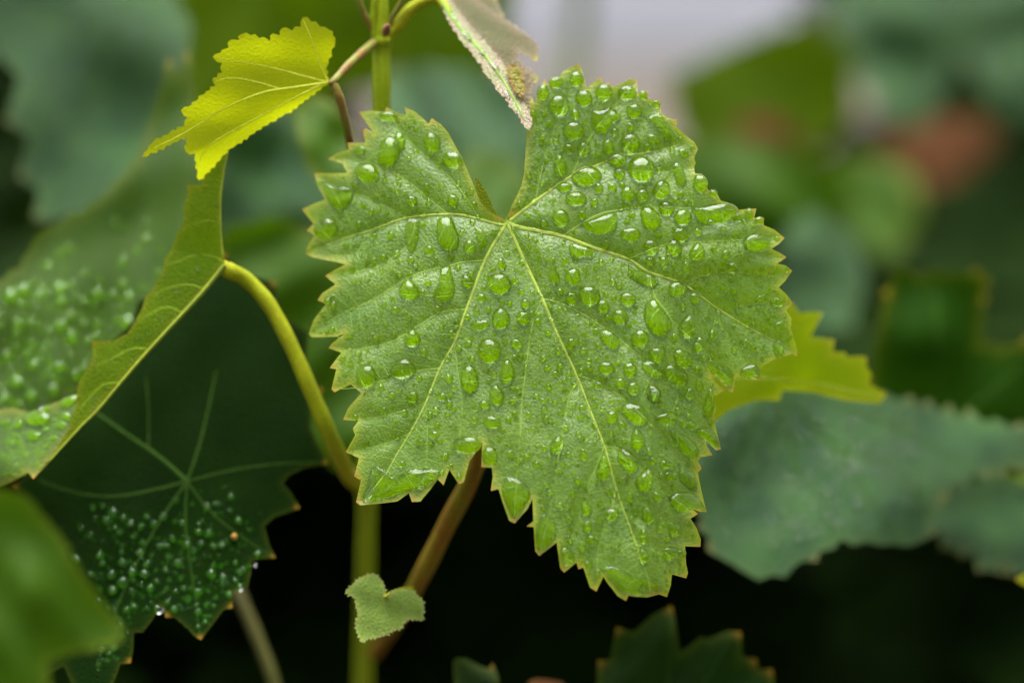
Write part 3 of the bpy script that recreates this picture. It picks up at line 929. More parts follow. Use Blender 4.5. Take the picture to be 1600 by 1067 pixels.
DROPS = """848.4 144.5 10 12 0 .2;869.4 129.5 11 9;901 123.5 11 11;873 164 17 15 0 .15;912 153.5 12 13;943.5 144.5 13 13;980 145.4 14 11;1005 149 7 7;
1026 163 6 6;898.5 179 7.5 7.5;991 173.6 12 11;960 206 6 6;896.4 204.5 17.5 13;985 198.5 5.5 7;985 223.4 15 14;950.4 230 9 12;889.5 232 8 8;912 233 10 11;
869 221 5 5;858.6 194 5 7;875.4 258.5 12 16 -8 .45;916.5 276.5 22 15;965 251 14 10;1002 263 20 21 0 .15;967.5 272 9 9;882 293 11 8;900 311 16 11;935 294 7 8;
957 293 7 6.5;981 303.5 10 12;1003.5 305 10 10;1033.5 296.6 13.5 14;1094 287 11 14;1041 326 12 11;876 340 14 13 20 .2;909 335 6.5 6.5;928.5 316.4 6 7.5;
1015.5 341 15 20 -28 .2;1066.5 339.5 14 12;985.5 366.5 15.5 11;1063.5 366.5 13 10.5;1090.5 362 7.5 6;946.5 381.5 6.5 8;1017 386 12 12;1053 387.5 13 12;
1089 394 12 15 0 .3;1182 380 21 13;1021.5 218 11 7 35;1012 230 6 5.5;1050 234.5 4.5 4.5;1068 239 9 5.5 40;1029 266 5 5;1114.5 302 6 6;1170 335 6 9;1186 345 7 6;
1153 340 7 6;1056 313 5 4;865 428 10 16 -8 .75;895 432 12 13;883 408 6 6;921 461 16 15;893 466 10 10;942 478.6 10.5 10;980.4 467 13 10;968.6 495 12.5 11;
1000 528.5 14 13;1026 554 12.5 12;1066 559 13 17 -40 .35;1056.6 585.5 20 13 30 .1;1020 577.6 19 10.5 38;984.4 577.6 11 11;947.6 575 12.5 10 20;970 598.6 8 8;
989.6 606.4 10 10;1021 614 11 12;953 530 19 11 42;1073.6 508 15 19 8 .75;1090.7 538 10.5 13 8 .5;1016 408 8.5 7;1037 409 8 7.5;1072 417 7 8;1058 451.6 15 11;
1085.4 466 7 10;892.5 537 6.5 8.5;1067 479 4.5 4.5;1134 398 6 8;1105 419 7 9 0 .6;1144.5 417 8 6;1114 522 7 7;1092 600 7 9.5 -10 .5;1172.5 580 15 11;
1217 544 8 13;1176 499 4.5 4.5;1146 454 5 7;1189 466 10 5 -20;1215 472 11 6;1220 508 11 6;1193 508 6 7 0 .5;1165.5 534 5 5;792.5 580 13.5 18 0 .4;776 617.5 11 17 -5 .15;
826 649 5 7;802.5 624.5 8 5 -30;837.5 619.5 5 6;835 600 4 4;907.5 579 5 5.5;889 585 5 5;919.5 564 5 5;935 602 8 6;956 651 9.5 9.5;972.5 664 6 6;956 627 5 5;
955 678 5 4.5;904 677.5 5 5;992.5 646 23 14 35 .1;1040 652.5 12 17 -90 .5;1022.5 617.5 10 11;1077.5 615.5 7 9;1107.5 631 9 22 5 .4;1034 633 5 5;996 686 14 17 -12 .55;
980 719 15 21 -28 .45;1007.5 750 14 19 14 .35;942.5 730 12.5 20 0 .65;1072.5 696 12 25 -42 .3;1039 725 7.5 7;1047.5 742.5 9.5 7.5;1020 719 5 6;1014 705 5 5;
1081 665 5 7;1067.5 661 5 8 -25;1027.5 775 8 7.5;1012.5 805 10 13;1031.5 820 7 13 12 .5;1054 827.5 9 12;1006 836.5 9 11 0 .4;1005 868 9 12 -15 .45;1046.5 863 12 9 -30 .2;
956 803.5 10 11;917.5 822 7 9;922 843 7.5 8 15 .3;916 792 9 13 -8 .55;894.5 768 5 10 -6 .5;903 751 5.5 6.5;911 710 7 10 0 .45;870 694 11 14 20 .4;972 749 9 4.5;
985 776 6 8 0 .4;734 386 9.5 10.5;671 391 7.5 8;611 367.5 5 7;722.5 363 5 5;772.5 362 4 5;784 412 7 9.5 -15 .4;730 440 9 10.5;736 428 5 5;640 452 17 16 0 .5;
780 443 20 16 12 .15;752.5 465 7.5 7;782.5 497.5 14 16;750 508 15 8 -18;817.5 497 10 11 -35 .1;821 475 7 8;804.5 439 6 7.5 -20 .3;815 456 5.5 5.5;784 472 5 5;
796 474 4.5 5;765 547.5 17.5 19;807 537.5 9 10 -40 .3;733.7 592.5 14 22 -6 .1;645 527 14 14 10 .5;714 505 5 5.5;706 521 6 6;662.5 550 5.5 7;617.5 484 6 6;
669 442 5 5;684 482 5 5;510 357.5 17 17;599 401 4.5 4.5;608 237.5 17 24 15 .15;624 222 9 15;574 270 19 14 15;675 222 14 15 -20 .25;707 250 16 12;643.5 313.6 8 8;
708 313.6 9 9.5;600 280 4 6;620 298 5 6.5;606.7 310 5 6;563 235 9 6;605.5 182 14 8;622 275.5 4 4;650 237 4 4;677.5 679 7.5 6;691 620 7.5 7;701 591 6 7.5;
709.5 607 5 5;644 621 8.5 10;681 641 6 6;700 647.5 5 5;757.5 632.5 9 7 20;769 659 14 10 10 .1;741 655.5 6 6;656 691 7 5;627.5 724 6 6;630 575 20 14 0 .2;
572.5 587.5 15 18;600 641 5 5;730.5 694.5 21 13;765.5 712 12 14;886 866 11 14 -20 .4;898.5 405 4 4.5;940 410 5 5;957 440 5 5;1000 437 4.5 4.5;918 505 4.5 5;
935 540 5 5;1045 400 5 5;930 455 4 4;860 500 4 5;872 548 5 6;760 432 4 4;745 487 4.5 4.5;772 585 5 6;850 640 4.5 6;866 660 4 5;850 700 5 6;1100 560 5 5;985 428 5 4.5;
880 625 4 5;942 640 4.5 5;975 690 4.5 5;1050 690 5 5;1060 640 5 4.5;1035 770 4 4.5;960 770 5 5;875 790 5 6;890 812 5 6;858 770 4.5 5;700 560 4.5 5;655 590 4.5 5;
590 500 5 5;560 440 5 4.5;580 330 5 6;560 350 5 5;660 350 5 5;690 290 4 4;740 320 4.5 5;848 215 4.5 5;1130 360 5 5;1160 365 4.5 4;1110 345 5 4.5"""
POLYS = [
 ([(923, 173), (939.5, 171), (951.5, 167), (965, 174.5), (971, 183.5), (959, 191), (950, 203), (945.5, 212), (930.5, 207.5), (924.5, 191)], 8, 'broad hooked water drop crossing a side vein below the top teeth of the big leaf'),
 ([(1079.5, 327), (1105, 321), (1127.5, 318), (1144, 319.5), (1154.5, 328.5), (1148.5, 336), (1139.5, 343.5), (1130.5, 349.5), (1117, 349.5), (1103.5, 353), (1094.5, 349.5), (1087, 340.5)], 10, 'longest pale water drop lying along the margin of the big leaf, level with its centre'),
 ([(905, 352), (925, 342), (945, 335), (963, 333), (965, 345), (962, 358), (950, 366), (930, 366), (915, 360)], 9, 'large half-moon water drop under a side vein of the big leaf'),
 ([(888.5, 384), (896, 379.5), (908, 382), (927.5, 388.5), (933, 394.5), (926, 403.5), (917, 400), (905, 403.5), (896, 405), (890, 397.5)], 6, 'wide water drop hanging below the thick right vein of the big leaf'),
 ([(1008, 183.5), (1029, 176), (1038, 188), (1050, 206), (1047, 221), (1038, 218), (1029, 200), (1017, 191)], 5, 'curved trickle of water near the tooth edge above the big leaf centre'),
 ([(1050, 257), (1062, 254), (1068, 266), (1072.5, 287), (1060.5, 293), (1054.5, 278)], 4, 'upright trickle of water beside the notched margin facing the path'),
 ([(981.7, 411), (1008, 424), (1024, 433), (1029, 440), (1021, 450), (1003, 445), (989.6, 437), (981.7, 429)], 5, 'slanting water drop under the middle of the right vein of the big leaf'),
 ([(1021, 464.7), (1034, 482), (1047, 500), (1048.7, 513), (1034, 527), (1018.5, 521), (1008, 505), (1005.4, 487), (1010.6, 471)], 11, 'biggest pear-shaped water drop on the big leaf, below its right vein'),
 ([(1106, 560), (1123, 568), (1138, 574), (1145.5, 584), (1144, 602), (1136, 602), (1121, 588), (1110, 578)], 7, 'glossy water drop filling a pointed tooth beside the lime green leaf'),
 ([(1087, 672), (1100, 667), (1113, 672), (1119, 684), (1124, 698), (1117, 699), (1104, 687), (1094, 681)], 7, 'glossy water drop filling the hooked tooth below the lime green leaf'),
 ([(1044, 777), (1057.5, 768), (1074, 768), (1089, 775.5), (1101.5, 795), (1098, 798), (1089, 793.5), (1077, 793.5), (1065, 800), (1053, 795)], 9, 'fat bean-shaped water drop bending over the margin near the leaf tip'),
 ([(1062, 728), (1075, 735), (1086, 745), (1090, 765), (1080, 766), (1070, 758), (1060, 745)], 2.5, 'thin shining film of water beside the fat bean-shaped drop'),
 ([(940, 888), (955, 884), (970, 889), (992.5, 901), (1015, 902.5), (1027, 906), (1036, 917), (1030, 925), (1012, 929), (992, 928), (980, 926), (968, 924), (952, 905)], 6, 'pool of water held along the lowest edge of the big leaf'),
 ([(580.5, 729), (591, 727.5), (600, 736.5), (621, 742.5), (636, 736.5), (654, 730.5), (682.5, 734), (686, 744), (672, 760), (640, 768), (600, 781), (567, 784), (571, 765)], 7, 'pool of water on the lower left lobe above the vine stem'),
 ([(791, 744), (812, 748.5), (829, 769.5), (818, 792), (803.5, 811), (791, 787.5), (783.5, 765)], 7, 'water drop filling a long pointed tooth right of the reddish petiole'),
 ([(850, 802), (865, 812), (868.5, 838), (846, 862), (838.5, 854.5), (837, 827.5), (842.5, 812.5)], 5, 'water film covering the tooth left of the leaf tip'),
 ([(635, 342.5), (652.5, 341), (655, 365), (650, 385), (644, 396), (639, 392.5), (635, 382.5), (632.5, 362.5)], 4.5, 'narrow streak of water running down from the left vein of the big leaf'),
 ([(690, 337.5), (704, 338), (712.5, 355), (717.5, 372.5), (715, 387.5), (702.5, 395), (690, 387.5), (682.5, 370), (682.5, 352.5), (685, 342.5)], 9, 'long swollen water drop running down from the left vein of the big leaf'),
 ([(740, 351), (752.5, 357.5), (760, 370), (761, 380), (752.5, 394), (747.5, 385), (744, 367.5)], 4, 'crescent water drop tucked between left vein and lower left vein'),
 ([(688, 417.5), (702.5, 415), (706, 427.5), (710, 442.5), (710, 460), (701, 472.5), (690, 475), (677.5, 467.5), (677.5, 457.5), (685, 445), (687.5, 430)], 8.5, 'bent teardrop of water running down from a left side vein of the big leaf'),
 ([(509.5, 282.5), (523, 291), (546, 293), (553, 302), (545.5, 320), (532, 329), (518.5, 323), (509.5, 305), (503, 290)], 8, 'water drop filling a broad tooth on the left margin of the big leaf'),
]
k = 0
for ent in DROPS.replace('\n', '').split(';'):
    q = [float(t) for t in ent.split()]
    if len(q) < 4: continue
    x, y, rx, ry = q[:4]
    rot = q[4] if len(q) > 4 else 0
    tear = q[5] if len(q) > 5 else 0
    k += 1
    shape = 'teardrop' if tear > .3 else 'oval' if max(rx, ry) / min(rx, ry) > 1.25 else 'round'
    rx, ry = rx * 1.07, ry * 1.07
    ol = drop_outline(rx, ry, rot, tear, k)
    hh = min(rx, ry) * (.90 if max(rx, ry) < 9 else .84)
    WET.append((x, y, ol))
    add_drop(MS, x, y, ol, hh, where=sector(x, y, 2 * max(rx, ry)), shape=shape)
for (poly, h, label) in POLYS:
    c = catmull(poly + [poly[0]], 4)[:-1]
    c = np.array(c)
    cx, cy = c[:, 0].mean(), c[:, 1].mean()
    # order clockwise like drop_outline
    rel = c - [cx, cy]
    ar = np.sum(rel[:, 0] * np.roll(rel[:, 1], -1) - np.roll(rel[:, 0], -1) * rel[:, 1])
    if ar < 0: rel = rel[::-1]
    WET.append((cx, cy, [tuple(p) for p in rel]))
    add_drop(MS, cx, cy, [tuple(p) for p in rel], h * 1.5, label=label, sag=.06)


def micro_drops(name, surf, poly, count, rmin, rmax, label, parent_excl=True, seed=1, bias=None):
    """the spray of droplets too small and many to pick out"""
    r = np.random.default_rng(seed)
    xs = [p[0] for p in poly]; ys = [p[1] for p in poly]
    V, F = [], []
    base = 0
    placed = []
    rings = [(0, 1), (.55, .82), (.88, .45), (1, 0)]
    tries = 0
    segs = to_segs(resample(poly, 10, True), True)
    ex = np.array(EXCL) if EXCL else np.zeros((0, 3))
    cand_x = r.uniform(min(xs), max(xs), count * 8); cand_y = r.uniform(min(ys), max(ys), count * 8)
    ok = inside(cand_x, cand_y, poly)
    cand_x, cand_y = cand_x[ok], cand_y[ok]
    ok = seg_dist(cand_x, cand_y, segs) > 4
    cand_x, cand_y = cand_x[ok], cand_y[ok]
    grid = {}
    for x, y in zip(cand_x, cand_y):
        if len(placed) >= count: break
        if bias is not None and r.uniform() > bias(x, y): continue
        rad = rmin + (rmax - rmin) * r.uniform() ** 2.1
        if len(ex) and np.any(np.hypot(ex[:, 0] - x, ex[:, 1] - y) < ex[:, 2] + rad): continue
        key = (int(x // 20), int(y // 20)); bad = False
        for a in (-1, 0, 1):
            for b in (-1, 0, 1):
                for (qx, qy, qr) in grid.get((key[0] + a, key[1] + b), ()):
                    if (qx - x) ** 2 + (qy - y) ** 2 < (qr + rad + .6) ** 2: bad = True
        if bad: continue
        grid.setdefault(key, []).append((x, y, rad))
        placed.append((x, y))
        ol = drop_outline(rad * r.uniform(.8, 1.2), rad * r.uniform(.9, 1.35), r.uniform(-40, 40), 0, int(r.integers(1e6)), n=9 if rad < 4 else 12)
        v, f = drop_geo(surf, x, y, ol, rad * .66, rings=rings, under=.8)
        V.extend(v); F.extend([tuple(base + q for q in ff) for ff in f]); base += len(v)
    o = link_mesh(name, V, F, M['water'])
    tag(o, label, 'droplets', kind='stuff')
    SPRAY.extend(q for g in grid.values() for q in g)
    return o


SPRAY = []
micro_drops('fine_droplets', MS, MAIN, 1900, 1.5, 6.0, 'fine spray of tiny droplets between the big drops on the big green leaf', seed=4,
            bias=lambda x, y: .35 + .65 * (x > 760))

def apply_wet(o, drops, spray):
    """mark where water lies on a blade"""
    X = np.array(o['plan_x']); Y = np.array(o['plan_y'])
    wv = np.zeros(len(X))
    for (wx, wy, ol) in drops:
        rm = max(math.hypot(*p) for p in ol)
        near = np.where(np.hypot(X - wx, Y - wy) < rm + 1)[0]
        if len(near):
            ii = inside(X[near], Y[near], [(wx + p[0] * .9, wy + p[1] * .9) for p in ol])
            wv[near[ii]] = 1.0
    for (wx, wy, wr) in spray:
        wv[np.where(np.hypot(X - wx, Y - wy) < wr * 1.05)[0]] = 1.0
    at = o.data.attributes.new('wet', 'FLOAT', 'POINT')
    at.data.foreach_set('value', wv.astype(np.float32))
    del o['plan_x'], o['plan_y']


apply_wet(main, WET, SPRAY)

# ------------------------------------------------------------------ stem and its stalks
shoot = tube('vine_shoot', [(598, -60, .574, 8), (597, 10, .575, 9), (597, 45, .576, 11), (597, 62, .577, 16), (596, 82, .578, 14), (596, 180, .580, 13.5), (590, 400, .592, 14), (580, 600, .612, 14), (574, 735, .626, 15), (573, 758, .628, 18), (573, 785, .631, 14), (570, 930, .648, 13), (566, 1150, .675, 13)],
             M['stem'], seg=40, ridge=.06, nridge=9)
tag(shoot, 'upright ridged green vine shoot rising behind the big drop-covered leaf', 'stem')
tube('tendril', [(588, 60, .577, 5.5), (574, 32, .575, 5), (562, 4, .573, 4.5), (556, -40, .571, 4)], M['tendril'], shoot, seg=12)
tube('tendril', [(606, 52, .576, 4), (612, 30, .575, 4), (625, 8, .573, 4), (640, -30, .571, 4)], M['tendril'], shoot, seg=12)
tube('side_shoot', [(586, 60, .576, 5), (584, 30, .575, 5.5), (586, 0, .574, 5.5), (588, -40, .573, 5.5)], M['stem'], shoot, seg=14)
tube('bud', [(601, 56, .574, 3), (603, 50, .570, 6.5), (605, 43, .567, 5.5), (606, 38, .566, 1.2)], M['bud'], shoot, seg=12, ridge=.12, nridge=4)
tube('node', [(545, 726, .596, 5), (545, 737, .596, 10), (551, 746, .603, 12), (566, 756, .620, 8)], M['bud'], shoot, seg=12, ridge=.08)
tube('tendril', [(521, 131, .5635, 6), (530, 152, .564, 7), (540, 190, .567, 6.5), (547, 225, .573, 6), (551, 262, .582, 5), (560, 300, .59, 4)], M['tendril'], shoot, seg=14)

# ------------------------------------------------------------------ yellow young leaf, underside towards us
YL = [(513.5, 129), (509, 108), (518, 78), (524, 66), (516.5, 48), (500, 42), (473, 27), (470, 42), (461, 42), (456.5, 48), (440, 45), (437, 55.5), (422, 55.5), (422, 64.5), (405, 60), (392, 55.5), (377, 54), (374, 63),
      (357.5, 64.5), (357.5, 75), (332, 90), (347, 99), (347, 114), (332, 127.5), (336.5, 135), (320, 147), (299, 165), (282.5, 172.5), (293, 183), (287, 198), (239, 222), (222, 246), (260, 228), (293, 213), (290, 237),
      (305, 240), (311, 282), (329, 264), (356, 234), (371, 225), (410, 198), (458, 171), (485, 150)]


def yl_depth(px, py):
    px = np.asarray(px, float); py = np.asarray(py, float)
    t = (513 - px) / 290.0
    z = .5635 - .006 * t - MPP * .35 * (129 - py) * .4
    ridge = py - (129 + (513 - px) * .52)                     # below this line the blade turns away again
    z = z + MPP * .9 * np.clip(ridge, 0, None) * .5
    return z + MPP * 8 * wave(px, py, 33, 110)


YS = Surf(yl_depth)
yl = leaf_mesh('young_leaf', serrate(YL, 13, 3.2, 3), YS, M['young'], 4, tip_r=4, edge_w=5, tips=[(473, 27), (377, 54), (332, 90), (282.5, 172.5), (222, 246), (332, 127.5), (524, 66)])
tag(yl, 'translucent yellow young leaf with serrated edge, held out from the vine shoot', 'leaf')
for (ln, a, b) in [([(513, 129), (458, 137), (410, 145), (350, 170), (290, 207), (240, 232)], 5, 1.5), ([(513, 129), (470, 118), (420, 105), (335, 90)], 3.6, 1.2), ([(513, 129), (500, 100), (490, 70), (474, 32)], 3, 1),
                   ([(440, 140), (400, 128), (360, 122), (335, 128)], 2.4, 1), ([(500, 133), (450, 158), (400, 185), (330, 225), (308, 262)], 3.2, 1.2)]:
    vein_strip('vein', ln, a * .6, b * .6, YS, M['vein_young'], yl, rise=.5)
tube('petiole', [(513, 129, .563, 4), (522, 127, .5635, 6), (545, 102, .567, 6.5), (572, 78, .573, 7), (592, 62, .577, 7)], M['tendril'], yl, seg=14)

# ------------------------------------------------------------------ bronze curled young leaf
BR_FOLD = [(690, -10), (715, 25), (745, 58), (775, 95), (803, 140), (826, 196)]
BR1 = [(690, -10), (720, -20), (752, 4), (775, 22), (800, 38), (822, 55), (838, 68), (842, 80), (839, 96), (828, 90), (812, 82), (808, 92), (820, 104), (832, 112), (841, 124), (832, 134), (828, 150), (834, 160), (830, 180), (826, 198), (803, 140), (775, 95), (745, 58), (715, 25)]
BR2 = [(684, -10), (698, 25), (707, 42), (714, 52), (722, 66), (733, 76), (742, 90), (752, 100), (758, 116), (768, 124), (778, 143), (790, 152), (800, 170), (810, 178), (818, 194), (826, 204), (832, 190), (824, 170), (812, 142), (797, 114), (778, 90), (754, 62), (728, 34), (708, 8), (698, -10)]
bseg = to_segs(BR_FOLD)


def br_base(px, py):
    return .5745 - MPP * .72 * (np.asarray(py, float) + 10)


def br1(px, py):
    dd = seg_dist(np.asarray(px, float), np.asarray(py, float), bseg)
    return br_base(px, py) + .0022 + MPP * .55 * dd + MPP * 4 * wave(np.asarray(px), np.asarray(py), 8, 50)


def br2(px, py):
    dd = seg_dist(np.asarray(px, float), np.asarray(py, float), bseg)
    return br_base(px, py) - MPP * .25 * dd + MPP * 3.5 * wave(np.asarray(px), np.asarray(py), 9, 40)


b1 = leaf_mesh('curled_leaf', serrate(BR1, 12, 2.5, 4), Surf(br1), M['brown'], 4, tip_r=6, edge_w=8, tips=[(839, 96), (841, 124), (834, 160)])
tag(b1, 'crumpled bronze young leaf folded lengthwise, drooping over the big leaf notch', 'leaf')
leaf_mesh('folded_half', serrate(BR2, 11, 3.0, 6), Surf(br2), M['bronze'], 2.6, b1, tip_r=3.5, edge_w=3)
leaf_mesh('crinkled_lobe', serrate([(792, 108), (804, 101), (815, 110), (818, 126), (821, 143), (813, 152), (802, 138), (796, 122)], 7, 3, 8),
          Surf(lambda x, y: br2(x, y) - .0012 + MPP * 4 * wave(np.asarray(x), np.asarray(y), 19, 12)), M['crinkle'], 2.5, b1, tip_r=3, edge_w=3)
leaf_mesh('crumpled_lobe', serrate([(728, -14), (770, -14), (778, 8), (786, 28), (776, 38), (756, 26), (738, 10)], 9, 3, 9), Surf(lambda x, y: br1(x, y) + .008), M['brown'], 4, b1, tip_r=4, edge_w=5)
vein_strip('vein', [(688, -4), (700, 18), (716, 40), (740, 66), (768, 100), (796, 142), (820, 188)], 5, 1.5, Surf(lambda x, y: br2(x, y) - .0002), M['vein_soft'], b1, rise=.6)
tube('petiole', [(602, 62, .577, 7), (622, 40, .576, 9), (640, 17, .575, 9), (664, 1, .5745, 8.5), (686, 0, .574, 8), (702, 22, .5715, 5)], M['petiole'], b1, seg=18)
BS2 = Surf(br2)
for (x, y, rx, ry, rot) in [(729, 57, 12, 5, 48), (772, 104, 12, 4.5, 50), (754, 84, 6, 4, 45), (792, 148, 9, 4, 60), (710, 30, 7, 4, 55)]:
    add_drop(BS2, x, y, drop_outline(rx, ry, rot, 0, int(x)), 3.2, label='white glinting water bead caught in the bronze curled leaf', group='water beads on the bronze leaf')

# ------------------------------------------------------------------ folded leaf at the left with its long petiole
RIDGE = [(365, 210), (356, 240), (351, 268), (346, 310), (346, 357), (351, 410), (315, 457), (262, 515), (210, 572), (157, 635), (126, 667), (79, 719), (52, 748)]
STRIP = [(364, 204), (361, 231), (350, 243), (336, 252), (322, 265), (315, 289), (291, 289), (294, 300), (291, 310), (286, 330), (288, 340), (283, 355), (273, 373), (268, 390), (257, 405), (254, 425), (244, 440), (238, 455), (228, 462), (222, 482), (210, 504), (200, 520), (178, 533),
         (144, 533), (146, 550), (142, 567), (130, 585), (123, 599), (120, 618), (118, 635), (105, 672), (92, 695), (79, 714), (52, 745)] + list(reversed(RIDGE))[1:]
rseg = to_segs(RIDGE)


def strip_depth(px, py):
    dd = seg_dist(np.asarray(px, float), np.asarray(py, float), rseg)
    return .566 + MPP * .55 * dd + MPP * 3 * wave(np.asarray(px), np.asarray(py), 14, 110)


def half_depth(px, py):
    dd = seg_dist(np.asarray(px, float), np.asarray(py, float), rseg)
    return .5685 + MPP * 1.05 * dd + MPP * 2 * wave(np.asarray(px), np.asarray(py), 15, 90)


HALF = [(-90, 660), (-30, 646), (0, 640), (20, 637), (50, 645), (90, 628), (118, 618), (170, 560), (230, 500), (300, 420), (342, 400), (346, 412), (315, 457), (262, 515), (210, 572), (157, 635), (126, 667), (79, 719), (52, 748), (44, 738), (30, 746), (12, 756), (0, 762), (-90, 800)]
HS = Surf(half_depth); SS = Surf(strip_depth)
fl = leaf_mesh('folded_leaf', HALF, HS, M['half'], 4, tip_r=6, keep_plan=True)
WET.clear(); SPRAY.clear()
tag(fl, 'green leaf folded along its midrib on a long arching yellow petiole', 'leaf')
st = leaf_mesh('underside', STRIP, SS, M['under'], 4.5, fl, tip_r=5.5, edge_w=5)
vein_strip('midrib', [(351, 415), (315, 459), (262, 516), (210, 573), (157, 636), (126, 667), (79, 718)], 8, 2.5, Surf(lambda x, y: strip_depth(x, y) - .0003), M['vein_under'], fl, rise=.7)
vein_strip('vein', [(350, 410), (330, 400), (300, 400), (275, 410), (258, 412)], 2.4, .8, SS, M['vein_fold'], fl, rise=.4)
vein_strip('vein', [(348, 400), (344, 340), (346, 290), (355, 245), (363, 215)], 3, 1.2, SS, M['vein_under'], fl, rise=.4)
vein_strip('vein', [(285, 488), (262, 480), (235, 490), (215, 505)], 2.2, .8, SS, M['vein_fold'], fl, rise=.4)
vein_strip('vein', [(186, 598), (165, 600), (145, 615), (124, 640)], 2.4, .8, SS, M['vein_fold'], fl, rise=.4)
vein_strip('vein', [(318, 452), (295, 445), (262, 450), (240, 462)], 2.2, .8, SS, M['vein_fold'], fl, rise=.4)
vein_strip('vein', [(347, 350), (325, 345), (300, 352), (285, 362)], 2.0, .8, SS, M['vein_fold'], fl, rise=.4)
vein_strip('vein', [(230, 545), (205, 545), (175, 560), (148, 572)], 2.2, .8, SS, M['vein_fold'], fl, rise=.4)
tube('petiole', [(346, 412, .567, 8), (357, 422, .568, 13), (385, 437, .571, 12), (420, 475, .572, 12), (455, 540, .573, 12), (490, 620, .575, 12.5), (520, 690, .580, 13), (545, 742, .598, 13), (568, 765, .622, 10)], M['petiole'], fl, seg=18, ridge=.03)
micro_drops('fine_droplets', SS, STRIP, 150, .8, 1.9, 'tiny pale specks of water on the underside of the folded leaf', seed=14)
for i, q in enumerate([(59, 653, 20, 12, 0), (52, 679, 13, 8, 0), (8, 659, 9, 6, 0), (29, 662, 7, 8, 0), (107, 627, 15, 8, -30), (72, 637, 9, 5, 0), (104, 650, 8, 7, 0), (97, 664, 8, 6, 0), (71, 670, 6, 5, 0), (20, 690, 6, 5, 0), (84, 683, 6, 5, 0)]):
    add_drop(HS, q[0], q[1], drop_outline(q[2], q[3], q[4], 0, 900 + i), min(q[2], q[3]) * .8,
             label=('largest domed water drop on the folded leaf upper face' if i == 0 else 'small domed water drop on the upper face of the folded leaf'), group='water drops on the folded leaf')
micro_drops('fine_droplets', HS, [(0, 645), (115, 620), (100, 670), (60, 730), (0, 755)], 90, 1.8, 4.5, 'spray of small droplets on the upper face of the folded leaf', seed=8)
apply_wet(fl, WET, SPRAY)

# ------------------------------------------------------------------ dark wet leaf at lower left
DK = [(486, 668), (495, 690), (513, 724), (475, 731), (451, 743), (442, 755), (455, 770), (468, 793), (448, 801), (430, 807), (413, 821), (420, 848), (430, 871), (410, 872), (394, 876), (392, 895), (387, 916),
      (363, 923), (363, 949), (349, 952), (330, 978), (313.5, 999), (302, 992), (294.5, 983), (273, 964), (259, 964), (252, 945), (238, 968), (223, 987.5), (209, 987.5), (208, 1015), (204, 1035), (188, 1037), (180, 1060), (160, 1100), (120, 1085), (100, 1040), (60, 1060), (30, 1000), (0, 960),
      (30, 900), (10, 850), (40, 800), (20, 760), (60, 720), (90, 690), (120, 640), (150, 590), (170, 540), (205, 505), (215, 470), (260, 455), (280, 420), (330, 425), (350, 395), (385, 430), (430, 440), (440, 490), (482, 520), (478, 570), (505, 610), (488, 640)]


def dk_depth(px, py):
    px = np.asarray(px, float); py = np.asarray(py, float)
    z = .581 - MPP * .34 * np.clip(py - 752, 0, None) + MPP * .30 * np.clip(752 - py, 0, None)
    return z + MPP * .0008 * (px - 300) ** 2 + MPP * 7 * wave(px, py, 44, 190)


DS = Surf(dk_depth)
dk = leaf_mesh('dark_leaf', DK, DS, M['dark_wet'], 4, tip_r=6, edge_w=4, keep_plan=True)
WET.clear(); SPRAY.clear()
tag(dk, 'dark green leaf beaded with fine rain below the folded leaf', 'leaf')
for (ln, a, b) in [([(292, 752), (250, 715), (200, 680), (150, 645), (120, 630)], 14, 6), ([(292, 752), (310, 700), (325, 640), (338, 580)], 8, 4), ([(292, 752), (240, 765), (180, 775), (120, 770), (60, 750)], 7, 3),
                   ([(292, 752), (290, 820), (300, 900), (312, 990)], 6, 2), ([(292, 752), (330, 800), (380, 840), (425, 868)], 5, 2), ([(292, 752), (360, 735), (430, 725), (505, 722)], 5, 2), ([(292, 752), (240, 830), (190, 930), (150, 1040)], 6, 2), ([(232, 700), (232, 640), (228, 590)], 5, 3)]:
    vein_strip('vein', ln, a * .6, b * .6, DS, M['vein_dim'], dk, rise=.4)
rd = random.Random(12)
cnt = 0
while cnt < 28:
    x, y = rd.uniform(110, 400), rd.uniform(800, 1030)
    if not inside(np.array([x]), np.array([y]), DK)[0]: continue
    if any(math.hypot(x - e[0], y - e[1]) < e[2] + 9 for e in EXCL): continue
    rad = rd.uniform(5.5, 9.5) if y > 870 else rd.uniform(4.5, 7)
    add_drop(DS, x, y, drop_outline(rad * rd.uniform(.8, 1.2), rad, rd.uniform(-40, 40), 0, cnt + 50), rad * .85, label='small glinting water drop on the dark green leaf below the folded leaf', group='water drops on the dark wet leaf')
    cnt += 1
micro_drops('fine_droplets', DS, [(120, 790), (290, 765), (400, 735), (420, 865), (380, 910), (312, 990), (250, 935), (205, 985), (190, 1030), (150, 1060), (110, 900)], 270, 1.5, 6.8, 'fine rain droplets beading the dark green leaf', seed=9, bias=lambda x, y: min(1, max(.05, (y - 765) / 150)) * min(1, max(.1, (430 - x) / 90)))
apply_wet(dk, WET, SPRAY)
seed_ = tube('leaf_speck', [(366, 834, float(dk_depth(np.array([366.]), np.array([836.]))[0]) - .0006, 2), (366, 838, float(dk_depth(np.array([366.]), np.array([838.]))[0]) - .001, 5), (367, 842, float(dk_depth(np.array([366.]), np.array([842.]))[0]) - .0006, 2)], stalk_material('speck_orange', (.6, .34, .06), (.5, .25, .04)), None, seg=10)
tag(seed_, 'tiny orange speck lying on the dark wet leaf', 'speck')

